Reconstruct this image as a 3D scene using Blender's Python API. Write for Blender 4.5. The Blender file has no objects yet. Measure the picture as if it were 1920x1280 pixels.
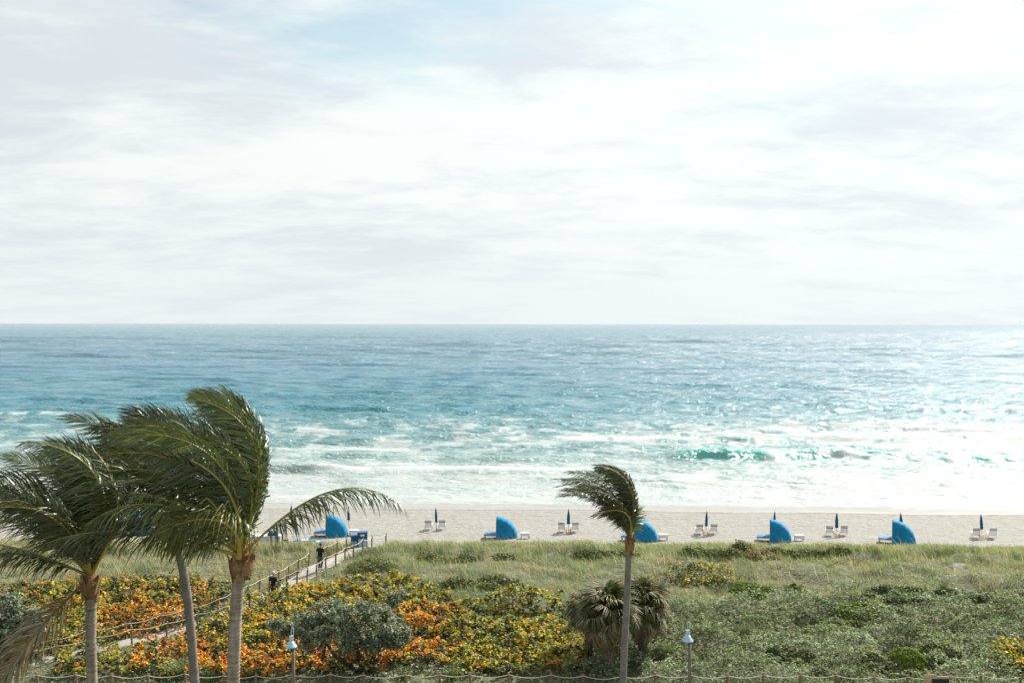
import bpy, bmesh, math, random
import numpy as np
from mathutils import Vector, Matrix, Quaternion

scene = bpy.context.scene
C = scene.collection
R = math.radians

# ------------------------------------------------------------------ camera
H = 20.0          # camera height above the beach
F = 2000.0        # focal length in photo pixels (photo 1920 x 1280, horizon at row 607)
cam = bpy.data.cameras.new('camera')
cam.sensor_width = 36.0
cam.lens = 36.0 * F / 1920.0
cam.shift_y = -33.0 / 1920.0
cam.clip_end = 200000.0
camo = bpy.data.objects.new('camera', cam)
C.objects.link(camo)
camo.location = (0, 0, H)
camo.rotation_euler = (R(90), R(-0.07), 0)
scene.camera = camo
scene.render.resolution_x = 1024
scene.render.resolution_y = 682

# ------------------------------------------------------------------ light
SUN_AZ, SUN_EL = R(42), R(41)
SUNV = Vector((math.sin(SUN_AZ) * math.cos(SUN_EL), math.cos(SUN_AZ) * math.cos(SUN_EL), math.sin(SUN_EL)))
sun = bpy.data.lights.new('sun', 'SUN')
sun.energy = 5.0
sun.angle = R(0.6)
sun.color = (1.0, 0.955, 0.88)
suno = bpy.data.objects.new('sun', sun)
C.objects.link(suno)
suno.rotation_euler = SUNV.to_track_quat('Z', 'Y').to_euler()
suno.location = (60, 60, 80)

scene.view_settings.view_transform = 'Standard'
scene.view_settings.look = 'None'
scene.view_settings.gamma = 1.0
scene.view_settings.use_curve_mapping = False
scene.view_settings.exposure = 0.98


class NT:
    """tiny helper to write node trees"""
    def __init__(self, tree):
        self.t = tree
        tree.nodes.clear()

    def n(self, typ, **kw):
        nd = self.t.nodes.new(typ)
        ins = kw.pop('ins', {})
        for k, v in kw.items():
            setattr(nd, k, v)
        for k, v in ins.items():
            if hasattr(v, 'is_output') or isinstance(v, bpy.types.NodeSocket):
                self.t.links.new(v, nd.inputs[k])
            else:
                nd.inputs[k].default_value = v
        return nd

    def math(self, op, a, b=None, c=None, clamp=False):
        nd = self.t.nodes.new('ShaderNodeMath')
        nd.operation = op
        nd.use_clamp = clamp
        for i, v in enumerate((a, b, c)):
            if v is None:
                continue
            if isinstance(v, bpy.types.NodeSocket):
                self.t.links.new(v, nd.inputs[i])
            else:
                nd.inputs[i].default_value = v
        return nd.outputs[0]

    def vmath(self, op, a, b=None):
        nd = self.t.nodes.new('ShaderNodeVectorMath')
        nd.operation = op
        for i, v in enumerate((a, b)):
            if v is None:
                continue
            if isinstance(v, bpy.types.NodeSocket):
                self.t.links.new(v, nd.inputs[i])
            else:
                nd.inputs[i].default_value = v
        return nd.outputs['Value'] if op in ('DOT_PRODUCT', 'LENGTH') else nd.outputs[0]

    def mix(self, fac, a, b, blend='MIX'):
        nd = self.t.nodes.new('ShaderNodeMix')
        nd.data_type = 'RGBA'
        nd.blend_type = blend
        nd.clamp_factor = True
        for i, v in ((0, fac), (6, a), (7, b)):
            if isinstance(v, bpy.types.NodeSocket):
                self.t.links.new(v, nd.inputs[i])
            else:
                if i and len(v) == 3:
                    v = (*v, 1)
                nd.inputs[i].default_value = v
        return nd.outputs[2]

    def ramp(self, fac, stops, interp='LINEAR'):
        nd = self.t.nodes.new('ShaderNodeValToRGB')
        nd.color_ramp.interpolation = interp
        e = nd.color_ramp.elements
        while len(e) < len(stops):
            e.new(0.5)
        for el, (p, c) in zip(e, stops):
            el.position = p
            el.color = (*c, 1) if len(c) == 3 else c
        self.t.links.new(fac, nd.inputs[0])
        return nd.outputs[0]

    def step(self, v, a, b):
        nd = self.t.nodes.new('ShaderNodeMapRange')
        nd.interpolation_type = 'SMOOTHSTEP'
        self.t.links.new(v, nd.inputs[0])
        nd.inputs[1].default_value = a
        nd.inputs[2].default_value = b
        return nd.outputs[0]

    def noise(self, vec, scale, detail=4, rough=0.55, dist=0.0):
        nd = self.t.nodes.new('ShaderNodeTexNoise')
        if vec is not None:
            self.t.links.new(vec, nd.inputs['Vector'])
        nd.inputs['Scale'].default_value = scale
        nd.inputs['Detail'].default_value = detail
        nd.inputs['Roughness'].default_value = rough
        nd.inputs['Distortion'].default_value = dist
        return nd.outputs['Fac']

    def map(self, vec, scale=(1, 1, 1), loc=(0, 0, 0), rot=(0, 0, 0)):
        nd = self.t.nodes.new('ShaderNodeMapping')
        self.t.links.new(vec, nd.inputs[0])
        nd.inputs['Scale'].default_value = scale
        nd.inputs['Location'].default_value = loc
        nd.inputs['Rotation'].default_value = rot
        return nd.outputs[0]


# ------------------------------------------------------------------ sky: Nishita behind a broken sheet of thin cloud
world = bpy.data.worlds.new('World')
scene.world = world
world.use_nodes = True
w = NT(world.node_tree)
sky = w.n('ShaderNodeTexSky', sky_type='NISHITA', sun_disc=False, sun_elevation=SUN_EL, sun_rotation=SUN_AZ,
          air_density=1.0, dust_density=2.5, ozone_density=1.0)
tc = w.n('ShaderNodeTexCoord')
d = w.vmath('NORMALIZE', tc.outputs['Generated'])
sep = w.n('ShaderNodeSeparateXYZ', ins={0: d})
zz = w.math('ADD', w.math('MAXIMUM', sep.outputs[2], 0.0), 0.17)
px_ = w.math('DIVIDE', sep.outputs[0], zz)
py_ = w.math('DIVIDE', sep.outputs[1], zz)
cv = w.n('ShaderNodeCombineXYZ', ins={0: px_, 1: py_, 2: 0.0}).outputs[0]
cv2 = w.map(cv, scale=(0.8, 0.8, 1), loc=(3.1, 1.7, 0), rot=(0, 0, R(14)))
n_big = w.noise(cv2, 0.55, 5, 0.52, 0.6)
n_mid = w.noise(w.map(cv, scale=(0.9, 1.25, 1), loc=(7.3, 2.2, 0), rot=(0, 0, R(-10))), 1.25, 7, 0.58, 0.5)
n_fine = w.noise(w.map(cv, scale=(0.8, 1.3, 1), loc=(1.3, 5.2, 4.0)), 4.2, 6, 0.6, 0.4)
body = w.math('ADD', w.math('MULTIPLY', n_big, 0.36), w.math('ADD', w.math('MULTIPLY', n_mid, 0.38), w.math('MULTIPLY', n_fine, 0.26)))
lit = w.math('ADD', w.math('MULTIPLY', w.math('SUBTRACT', w.step(body, 0.40, 0.57), 0.45), w.math('ADD', 0.35, w.math('MULTIPLY', w.step(sep.outputs[2], 0.0, 0.14), 0.65))), 0.45)
sdot = w.vmath('DOT_PRODUCT', d, tuple(SUNV))
sd01 = w.math('MAXIMUM', sdot, 0.0)
glow = w.math('ADD', w.math('MULTIPLY', w.math('POWER', sd01, 4.0), 0.33), w.math('MULTIPLY', w.math('POWER', sd01, 24.0), 0.7))
shade_c = (0.380, 0.412, 0.436)
white_c = (0.484, 0.514, 0.502)
cl = w.mix(lit, shade_c, white_c)
bright = w.math('ADD', glow, 0.95)
cl = w.n('ShaderNodeVectorMath', operation='SCALE', ins={0: cl, 'Scale': bright}).outputs[0]
skyc = w.n('ShaderNodeVectorMath', operation='SCALE', ins={0: w.vmath('MULTIPLY', sky.outputs[0], (0.92, 1.08, 0.98)), 'Scale': 0.072}).outputs[0]
hole = w.noise(w.map(cv, scale=(0.75, 1.0, 1), loc=(0.35, 9.15, 2.0)), 0.85, 6, 0.6, 0.4)
# gaps only well above the horizon, where one looks up between the clouds
gap = w.math('MULTIPLY', w.step(hole, 0.53, 0.68), w.step(sep.outputs[2], 0.15, 0.26))
gap = w.math('MULTIPLY', gap, 0.7)
skymix = w.mix(gap, cl, skyc)
bg = w.n('ShaderNodeBackground', ins={'Color': skymix, 'Strength': 1.0})
w.n('ShaderNodeOutputWorld', ins={'Surface': bg.outputs[0]})

# ------------------------------------------------------------------ numpy noise
rng = np.random.default_rng(7)
_perm = rng.permutation(4096)
_grad = rng.uniform(0, 2 * np.pi, 4096)
_gx, _gy = np.cos(_grad), np.sin(_grad)


def perlin(x, y, seed=0):
    x = np.asarray(x, float) + seed * 17.31
    y = np.asarray(y, float) + seed * 9.77
    xi = np.floor(x).astype(np.int64)
    yi = np.floor(y).astype(np.int64)
    fx, fy = x - xi, y - yi

    def g(ix, iy, dx, dy):
        h = _perm[(_perm[ix & 4095] + iy) & 4095]
        return _gx[h] * dx + _gy[h] * dy
    u = fx * fx * fx * (fx * (fx * 6 - 15) + 10)
    v = fy * fy * fy * (fy * (fy * 6 - 15) + 10)
    a = g(xi, yi, fx, fy) * (1 - u) + g(xi + 1, yi, fx - 1, fy) * u
    b = g(xi, yi + 1, fx, fy - 1) * (1 - u) + g(xi + 1, yi + 1, fx - 1, fy - 1) * u
    return (a * (1 - v) + b * v) * 1.5


def fbm(x, y, oct=4, seed=0, rough=0.5):
    s, a, t = 0, 1.0, 0
    for o in range(oct):
        s = s + a * perlin(np.asarray(x) * 2 ** o, np.asarray(y) * 2 ** o, seed + o * 3)
        t += a
        a *= rough
    return s / t


def sstep(v, a, b):
    t = np.clip((np.asarray(v, float) - a) / (b - a), 0, 1)
    return t * t * (3 - 2 * t)


# ------------------------------------------------------------------ terrain
_ty = np.array([-60, 0, 20, 40, 48, 54, 60, 65, 70, 75, 79, 82, 85, 88, 92, 100, 112, 124.5, 136, 166, 266])
_tz = np.array([1.0, 1.0, 1.0, 1.2, 1.5, 1.8, 2.5, 3.2, 3.8, 3.85, 3.55, 3.05, 2.3, 1.35, 0.5, 0.1, -0.25, -0.66, -1.5, -2.6, -6])
SEA = -0.62


def shore_y(x):
    """where still water meets the sand"""
    return 124.0 - 0.055 * x + 0.5 * np.sin(x * 0.09 + 1.0) + 0.35 * np.sin(x * 0.23)


def terrain(x, y):
    x = np.asarray(x, float)
    y = np.asarray(y, float)
    z = np.interp(y, _ty, _tz)
    dune = sstep(y, 56, 66) * (1 - sstep(y, 84, 91))
    z = z + dune * (0.35 * fbm(x / 9.0, y / 7.0, 3, 1) + 0.14 * fbm(x / 2.2, y / 1.8, 2, 4))
    z = z - dune * np.clip((x - 5) / 50, 0, 1) * 0.45
    low = (1 - sstep(y, 56, 66)) * sstep(y, 30, 50)
    z = z + low * 0.18 * fbm(x / 4.0, y / 4.0, 3, 2)
    z = z + 0.55 * sstep(x, 6, 10) * sstep(y, 54, 57) * (1 - sstep(y, 74, 79)) * fbm(x / 4.2, y / 2.6, 3, 9)
    beach = sstep(y, 86, 92) * (1 - sstep(y, 112, 118))
    z = z + beach * (0.10 * fbm(x / 5.0, y / 4.0, 3, 5) + 0.05 * fbm(x / 1.3, y / 1.1, 2, 6))
    return z


def ray(px, py, Y):
    return np.array([(px - 960.0) / F * Y, Y, H - (py - 607.0) / F * Y])


_ys = np.arange(38.0, 140.0, 0.05)


def hit(px, py, h=0.0):
    """first point of the terrain (raised by h) on the line of sight through a photo pixel"""
    xs = (px - 960.0) / F * _ys
    zs = H - (py - 607.0) / F * _ys
    below = zs < terrain(xs, _ys) + h
    i = int(np.argmax(below)) if below.any() else len(_ys) - 1
    return np.array([xs[i], _ys[i], float(terrain(xs[i], _ys[i]))])


# ------------------------------------------------------------------ mesh helpers
def mesh_np(name, V, faces, mat, parent=None, face_col=None, smooth=False, vattr=None, mats=None, midx=None):
    """V (n,3); faces: (m,k) int array or list of such arrays; face_col (m,3)"""
    V = np.ascontiguousarray(V, dtype=np.float32)
    fl = faces if isinstance(faces, list) else [faces]
    fl = [np.asarray(f, dtype=np.int32) for f in fl if len(f)]
    me = bpy.data.meshes.new(name)
    me.vertices.add(len(V))
    me.vertices.foreach_set('co', V.ravel())
    loops = np.concatenate([f.ravel() for f in fl])
    tot = np.concatenate([np.full(len(f), f.shape[1], np.int32) for f in fl])
    start = np.concatenate([[0], np.cumsum(tot)[:-1]]).astype(np.int32)
    me.loops.add(len(loops))
    me.loops.foreach_set('vertex_index', loops.astype(np.int32))
    me.polygons.add(len(tot))
    me.polygons.foreach_set('loop_start', start)
    me.polygons.foreach_set('loop_total', tot)
    if midx is not None:
        me.polygons.foreach_set('material_index', np.asarray(midx, np.int32))
    me.update(calc_edges=True)
    me.validate()
    if smooth:
        me.polygons.foreach_set('use_smooth', np.ones(len(tot), bool))
    if face_col is not None:
        a = me.attributes.new('col', 'FLOAT_COLOR', 'FACE')
        c4 = np.ones((len(tot), 4), np.float32)
        c4[:, :3] = face_col
        a.data.foreach_set('color', c4.ravel())
    for k, v in (vattr or {}).items():
        a = me.attributes.new(k, 'FLOAT', 'POINT')
        a.data.foreach_set('value', np.asarray(v, np.float32).ravel())
    for m in (mats or [mat]):
        me.materials.append(m)
    o = bpy.data.objects.new(name, me)
    C.objects.link(o)
    if parent is not None:
        o.parent = parent
    return o


def tag(o, label=None, cat=None, group=None, kind=None):
    if label:
        o['label'] = label
    if cat:
        o['category'] = cat
    if group:
        o['group'] = group
    if kind:
        o['kind'] = kind
    return o


def empty(name, loc, rz=0.0):
    o = bpy.data.objects.new(name, None)
    o.empty_display_size = 0.2
    C.objects.link(o)
    o.location = loc
    o.rotation_euler = (0, 0, rz)
    return o


def copy_tree(o, parent=None):
    c = o.copy()
    C.objects.link(c)
    c.parent = parent
    for ch in [q for q in bpy.data.objects if q.parent == o]:
        copy_tree(ch, c)
    return c


class MB:
    """collects simple solids into one mesh"""
    def __init__(self):
        self.V, self.F = [], []

    def add(self, vs, fs):
        b = len(self.V)
        self.V += [tuple(v) for v in vs]
        self.F += [tuple(b + i for i in f) for f in fs]
        return self

    def box(self, c, s, rot=None, bev=0.0):
        cx, cy, cz = c
        hx, hy, hz = s[0] / 2, s[1] / 2, s[2] / 2
        vs = [Vector((x, y, z)) for x in (-hx, hx) for y in (-hy, hy) for z in (-hz, hz)]
        if rot is not None:
            vs = [rot @ v for v in vs]
        vs = [v + Vector(c) for v in vs]
        return self.add(vs, [(0, 1, 3, 2), (4, 6, 7, 5), (0, 4, 5, 1), (2, 3, 7, 6), (0, 2, 6, 4), (1, 5, 7, 3)])

    def bar(self, a, b, wx, wz):
        a, b = Vector(a), Vector(b)
        dd = (b - a)
        q = dd.to_track_quat('Y', 'Z').to_matrix()
        return self.box((a + b) / 2, (wx, dd.length, wz), q)

    def tube(self, pts, rad, n=8, cap=True):
        pts = [Vector(p) for p in pts]
        if not hasattr(rad, '__len__'):
            rad = [rad] * len(pts)
        rings = []
        up = Vector((0, 0, 1))
        for i, p in enumerate(pts):
            t = (pts[min(i + 1, len(pts) - 1)] - pts[max(i - 1, 0)]).normalized()
            if abs(t.dot(up)) > 0.98:
                up = Vector((0, 1, 0)) if abs(t.y) < 0.9 else Vector((1, 0, 0))
            s = t.cross(up).normalized()
            u = s.cross(t).normalized()
            up = u
            rings.append([p + (s * math.cos(2 * math.pi * k / n) + u * math.sin(2 * math.pi * k / n)) * rad[i] for k in range(n)])
        vs = [v for r in rings for v in r]
        fs = []
        for i in range(len(pts) - 1):
            for k in range(n):
                k2 = (k + 1) % n
                fs.append((i * n + k, i * n + k2, (i + 1) * n + k2, (i + 1) * n + k))
        if cap:
            fs.append(tuple(range(n - 1, -1, -1)))
            fs.append(tuple((len(pts) - 1) * n + k for k in range(n)))
        return self.add(vs, fs)

    def lathe(self, prof, n=16, c=(0, 0, 0), flute=0.0, nf=8):
        vs, fs = [], []
        for r, z in prof:
            for k in range(n):
                a = 2 * math.pi * k / n
                rr = r * (1 + flute * math.cos(a * nf))
                vs.append((c[0] + rr * math.cos(a), c[1] + rr * math.sin(a), c[2] + z))
        for i in range(len(prof) - 1):
            for k in range(n):
                k2 = (k + 1) % n
                fs.append((i * n + k, i * n + k2, (i + 1) * n + k2, (i + 1) * n + k))
        fs.append(tuple(range(n - 1, -1, -1)))
        fs.append(tuple((len(prof) - 1) * n + k for k in range(n)))
        return self.add(vs, fs)

    def build(self, name, mat, parent=None, smooth=False, bevel=0.0, loc=None):
        me = bpy.data.meshes.new(name)
        me.from_pydata(self.V, [], self.F)
        if bevel:
            bm = bmesh.new()
            bm.from_mesh(me)
            bmesh.ops.bevel(bm, geom=list(bm.edges), offset=bevel, segments=1, affect='EDGES')
            bm.to_mesh(me)
            bm.free()
        me.update()
        me.materials.append(mat)
        if smooth:
            me.polygons.foreach_set('use_smooth', np.ones(len(me.polygons), bool))
        o = bpy.data.objects.new(name, me)
        C.objects.link(o)
        if parent is not None:
            o.parent = parent
        if loc is not None:
            o.location = loc
        return o


# ------------------------------------------------------------------ materials
def newmat(name):
    m = bpy.data.materials.new(name)
    m.use_nodes = True
    return m, NT(m.node_tree)


def solid(name, col, rough=0.6, var=0.12, scale=6.0, spec=0.4, bump=0.0, metal=0.0, transl=0.0):
    """a base colour with a little mottling and grain"""
    m, t = newmat(name)
    geo = t.n('ShaderNodeTexCoord').outputs['Object']
    n = t.noise(geo, scale, 5, 0.6)
    lo = tuple(c * (1 - var) for c in col)
    hi = tuple(min(1, c * (1 + var)) for c in col)
    colr = t.ramp(n, [(0.3, lo), (0.7, hi)])
    b = t.n('ShaderNodeBsdfPrincipled', ins={'Base Color': colr, 'Roughness': rough, 'Specular IOR Level': spec, 'Metallic': metal})
    if bump:
        bp = t.n('ShaderNodeBump', ins={'Strength': bump, 'Distance': 0.02, 'Height': t.noise(geo, scale * 5, 4, 0.6)})
        t.t.links.new(bp.outputs[0], b.inputs['Normal'])
    out = b.outputs[0]
    if transl:
        tr = t.n('ShaderNodeBsdfTranslucent', ins={'Color': colr})
        out = t.n('ShaderNodeMixShader', ins={0: transl, 1: out, 2: tr.outputs[0]}).outputs[0]
    t.n('ShaderNodeOutputMaterial', ins={0: out})
    return m


def leafmat(name, rough=0.5, transl=0.3, spec=0.4, tint=(1.0, 1.1, 0.6)):
    """leaf colour comes from the leaf (attribute); light passes through the blade"""
    m, t = newmat(name)
    a = t.n('ShaderNodeAttribute', attribute_name='col')
    geo = t.n('ShaderNodeNewGeometry')
    n = t.noise(geo.outputs['Position'], 3.0, 3, 0.6)
    col = t.mix(0.5, a.outputs['Color'], t.ramp(n, [(0.3, (0.75, 0.75, 0.75)), (0.7, (1.25, 1.25, 1.25))]), 'MULTIPLY')
    b = t.n('ShaderNodeBsdfPrincipled', ins={'Base Color': col, 'Roughness': rough, 'Specular IOR Level': spec})
    tr = t.n('ShaderNodeBsdfTranslucent', ins={'Color': t.mix(1.0, col, tint, 'MULTIPLY')})
    mx = t.n('ShaderNodeMixShader', ins={0: transl, 1: b.outputs[0], 2: tr.outputs[0]})
    t.n('ShaderNodeOutputMaterial', ins={0: mx.outputs[0]})
    return m

# ================================================================== the setting
# ------------------------------------------------------------------ ground: dune, beach and sea bed in one sheet
def veg_mask(x, y):
    """1 on the planted dune, 0 on open sand"""
    edge = 85.5 + 1.1 * fbm(np.asarray(x) / 5.0, np.asarray(y) * 0 + 3.3, 3, 11)
    m = 1 - sstep(y, edge - 0.8, edge + 0.8)
    blow = fbm(np.asarray(x) / 3.5, np.asarray(y) / 2.5, 3, 12)
    m = m * (1 - 0.8 * sstep(blow, 0.42, 0.62) * sstep(y, 64, 70))
    return m


m_ground, t = newmat('ground')
geo = t.n('ShaderNodeNewGeometry').outputs['Position']
av = t.n('ShaderNodeAttribute', attribute_name='veg').outputs['Fac']
aw = t.n('ShaderNodeAttribute', attribute_name='wet').outputs['Fac']
aweed = t.n('ShaderNodeAttribute', attribute_name='weed').outputs['Fac']
n1 = t.noise(geo, 0.35, 5, 0.6)
n2 = t.noise(geo, 2.6, 6, 0.65)
n3 = t.noise(t.map(geo, scale=(1, 2.2, 1)), 1.1, 6, 0.7)
dry = t.ramp(n3, [(0.28, (0.154, 0.148, 0.132)), (0.5, (0.222, 0.214, 0.191)), (0.75, (0.276, 0.266, 0.239))])
dry = t.mix(0.35, dry, t.ramp(n2, [(0.3, (0.62, 0.62, 0.62)), (0.65, (1.25, 1.25, 1.25))]), 'MULTIPLY')
wetc = t.ramp(n1, [(0.3, (0.22, 0.205, 0.19)), (0.7, (0.27, 0.255, 0.235))])
sandc = t.mix(aw, dry, wetc)
trk = t.noise(t.map(geo, scale=(0.035, 1.5, 1), rot=(0, 0, R(2))), 1.0, 5, 0.65)
sandc = t.mix(t.math('MULTIPLY', t.step(trk, 0.54, 0.68), 0.4), sandc, (0.13, 0.12, 0.105))
weed = t.math('MULTIPLY', aweed, t.step(t.noise(geo, 5.0, 4, 0.7), 0.42, 0.58))
sandc = t.mix(weed, sandc, (0.085, 0.06, 0.04))
soil = t.ramp(n2, [(0.3, (0.055, 0.060, 0.028)), (0.55, (0.105, 0.105, 0.056)), (0.78, (0.21, 0.195, 0.14))])
col = t.mix(av, sandc, soil)
bumph = t.math('ADD', t.noise(geo, 1.9, 4, 0.6), t.math('MULTIPLY', t.noise(geo, 9.0, 3, 0.6), 0.25))
bstr = t.math('MULTIPLY', t.math('SUBTRACT', 1.0, aw), 0.9)
bp = t.n('ShaderNodeBump', ins={'Strength': bstr, 'Distance': 0.28, 'Height': bumph})
rough = t.math('SUBTRACT', 0.95, t.math('MULTIPLY', aw, 0.62))
b = t.n('ShaderNodeBsdfPrincipled', ins={'Base Color': col, 'Roughness': rough, 'Normal': bp.outputs[0], 'Specular IOR Level': 0.45})
t.n('ShaderNodeOutputMaterial', ins={0: b.outputs[0]})

gy = np.concatenate([np.arange(-60, 40, 4.0), np.arange(40, 122, 0.34), np.arange(122, 262, 7.0)])
gxh = np.concatenate([np.arange(0, 62, 0.36), 62 * 1.22 ** np.arange(0, 34)])
gx = np.concatenate([-gxh[:0:-1], gxh])
GX, GY = np.meshgrid(gx, gy)
GZ = terrain(GX, GY)
nr, nc = GX.shape
idx = np.arange(nr * nc).reshape(nr, nc)
quads = np.stack([idx[:-1, :-1], idx[:-1, 1:], idx[1:, 1:], idx[1:, :-1]], -1).reshape(-1, 4)
sy = shore_y(GX)
wetm = sstep(GY, sy - 7.2, sy - 5.9 + 0.5 * fbm(GX / 8, GY / 8, 2, 21))
line = sy - 7.3 + 0.35 * fbm(GX / 5.0, GY * 0 + 2, 3, 22)
weedm = np.exp(-((GY - line) / 0.42) ** 2) * (0.35 + 0.65 * sstep(fbm(GX / 5.0, GY * 0 + 7.7, 3, 23), 0.0, 0.3))
weedm += 0.75 * np.exp(-((GY - line + 4 + 1.5 * fbm(GX / 12, GY * 0, 2, 25)) / 0.25) ** 2) * sstep(fbm(GX / 2.0, GY * 0 + 17.7, 3, 26), 0.3, 0.5)
ground = mesh_np('ground', np.stack([GX, GY, GZ], -1).reshape(-1, 3), quads, m_ground, smooth=True,
                 vattr={'veg': veg_mask(GX, GY), 'wet': wetm, 'weed': np.clip(weedm, 0, 1)})
tag(ground, kind='structure')

# ------------------------------------------------------------------ sea
# rows are spaced evenly as seen from a height of 20 m, so that near surf gets the detail
dd = np.concatenate([np.arange(345, 60, -0.78), np.arange(60, 14, -0.62), np.geomspace(14, 0.45, 26)])
srow = F * (H - SEA) / dd
srow = np.concatenate([[113.0, 115.0, 117.0, 118.5], srow[srow > 119.0]])
half = np.linspace(0, 0.60, 340)
half = np.concatenate([half, 0.60 + 0.5 * np.linspace(0.02, 1, 26) ** 1.6 * 2.2])
su = np.concatenate([-half[:0:-1], half])
U, SY = np.meshgrid(su, srow)
SX = U * SY
dY = np.gradient(srow)[:, None] * np.ones_like(U)
dX = 0.0015 * SY
off = SY - shore_y(SX)            # metres seaward of the still-water line

wr = np.random.default_rng(11)
SZ = np.zeros_like(SX)
depthf = sstep(off, 0, 140)
for i in range(30):
    lam = 2.6 * (46 / 2.6) ** (i / 29.0)
    th = wr.normal(0, 0.42 if lam < 15 else 0.2) + R(8)
    k = 2 * np.pi / lam
    amp = 0.0150 * lam ** 0.86 * wr.uniform(0.6, 1.2)
    if lam > 16:
        amp *= 0.6
    ph = wr.uniform(0, 6.28)
    phase = k * (np.sin(th) * SX + np.cos(th) * SY) + ph + 1.1 * fbm(SX / (lam * 3.5), SY / (lam * 3.5), 2, 30 + i)
    vis = np.clip((lam / np.maximum(dY, 0.01) - 2.2) / 2.0, 0, 1) * np.clip((lam / np.maximum(dX, 0.01) - 2.2) / 2.0, 0, 1)
    s = np.sin(phase)
    s = s + 0.25 * (s * s - 0.5)
    SZ += amp * (1.9 if lam < 12 else 1.0) * s * vis * (0.28 + 0.72 * depthf)
for i in range(12):
    lam = 55 * (320 / 55.0) ** (i / 11.0)
    th = wr.normal(0, 0.22) + R(6)
    k = 2 * np.pi / lam
    phase = k * (np.sin(th) * SX + np.cos(th) * SY) + wr.uniform(0, 6.28) + 1.6 * fbm(SX / (lam * 0.8), SY / (lam * 2.5), 2, 130 + i)
    vis = np.clip((lam / np.maximum(dY, 0.01) - 2.2) / 2.0, 0, 1)
    SZ += 0.0042 * lam * np.sin(phase) * vis * sstep(off, 150, 700)
grp = 0.75 + 0.55 * fbm(SX / 60, SY / 90, 3, 29)
SZ *= grp

foam = np.zeros_like(SX)
crestf = np.zeros_like(SX)

def pix_y(py):
    return F * (H - SEA) / (py - 607.0)

def breaker(py, px0, px1, amp, front=1.0, back=3.6, slope=0.0, foamy=0.0, seed=0, fade=60, fw=(0, 0), lump=0.6, teal=0.4):
    """a wave ridge whose crest stands at photo row py between two columns; foamy 0..1 = how much of the crest has broken"""
    global SZ, foam, crestf
    Yc = pix_y(py)
    x0, x1 = (px0 - 960) / F * Yc, (px1 - 960) / F * Yc
    fd = fade / F * Yc
    env = sstep(SX, x0 - fd, x0 + fd) * (1 - sstep(SX, x1 - fd, x1 + fd))
    yc = Yc + slope * (SX - (x0 + x1) / 2) + 1.3 * fbm(SX / 17, SX * 0 + seed, 3, 50 + seed)
    a = amp * env * (1 + lump * 0.55 * fbm(SX / 7.0, SX * 0 + seed * 2.2, 3, 70 + seed))
    tt = SY - yc
    broke = np.zeros_like(SX)
    if foamy > 0:
        br = sstep(fbm(SX / 5.0, SX * 0 + 5.5 + seed, 3, 90 + seed) * 0.9 + foamy * 1.5 - 0.75, -0.12, 0.15)
        if fw != (0, 0):
            f0, f1 = (fw[0] - 960) / F * Yc, (fw[1] - 960) / F * Yc
            br = np.maximum(br * 0.5, 1) * sstep(SX, f0 - 1.5, f0 + 1.5) * (1 - sstep(SX, f1 - 1.5, f1 + 1.5))
        broke = br * env
        # white water tumbling down the front and trailing behind the crest
        fr = np.where(tt < 0, np.exp(-(tt / (front * 2.6)) ** 4), np.exp(-(tt / (0.5 + 0.35 * back)) ** 2))
        foam = np.maximum(foam, broke * fr * (1.25 if py > 800 else 0.85) * (0.75 + 0.6 * fbm(SX / 2.5, SY / 3.0, 3, 160 + seed)))
        SZ = SZ + broke * fr * (0.16 * fbm(SX / 0.9, SY / 0.7, 3, 61 + seed) + 0.04) * min(1, amp)
    # where it has broken the front is a rounded heap, not a wall
    fe = front * (1 + 1.6 * np.clip(broke, 0, 1))
    a = a * (1 - 0.25 * np.clip(broke, 0, 1))
    prof = np.where(tt < 0, np.exp(-(tt / fe) ** 2), np.exp(-(tt / back) ** 2))
    SZ = SZ * (1 - 0.65 * env * np.exp(-(tt / (front + back)) ** 2) * min(1, amp))
    SZ = SZ + a * prof
    face = np.where(tt < 0, np.exp(-(tt / (front * 2.0)) ** 4), prof)
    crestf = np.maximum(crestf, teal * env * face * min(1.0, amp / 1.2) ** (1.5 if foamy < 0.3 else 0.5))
    # trough ahead of the wave
    SZ = SZ - 0.18 * a * np.exp(-((tt + front * 2.6) / (front * 2)) ** 2)

breaker(770, 1735, 1990, 1.7, 1.1, 4.0, 0.0, 0.62, 1, teal=0.9)
breaker(776, -60, 150, 0.75, 1.3, 4.5, 0.0, 0.60, 2, fade=90)
breaker(783, 150, 420, 0.55, 1.4, 5.0, 0.0, 0.0, 3)
breaker(762, 720, 1120, 0.75, 1.5, 5.0, 0.01, 0.0, 4, fade=90)
breaker(757, 1240, 1330, 0.8, 1.2, 4.0, 0.0, 0.0, 5, fade=30)
breaker(790, 700, 860, 0.55, 1.5, 5.0, 0.0, 0.0, 6)
breaker(798, 885, 975, 0.85, 1.3, 4.5, 0.0, 0.0, 7, fade=40)
breaker(806, 1360, 1470, 0.7, 1.3, 4.0, 0.0, 0.18, 8, fade=50)
breaker(826, 780, 930, 0.85, 1.3, 4.5, 0.02, 0.0, 9, fade=60)
breaker(826, 1370, 1450, 0.65, 1.2, 4.0, 0.0, 0.15, 10, fade=40)
breaker(857, 1265, 1670, 1.55, 1.1, 4.0, 0.0, 0.5, 12, fade=90, fw=(1430, 1462), teal=0.9)
breaker(857.5, 1275, 1660, 0.02, 1.0, 2.0, 0.0, 0.7, 13, fade=60, fw=(1545, 1610))
breaker(862, 1735, 1990, 0.95, 1.0, 4.0, 0.0, 0.5, 14, fade=50, teal=0.8)
breaker(856, 480, 840, 0.55, 1.2, 4.5, 0.0, 0.0, 15, fade=90)
breaker(860, 880, 1180, 0.4, 1.2, 4.5, 0.0, 0.0, 16, fade=90)
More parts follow.
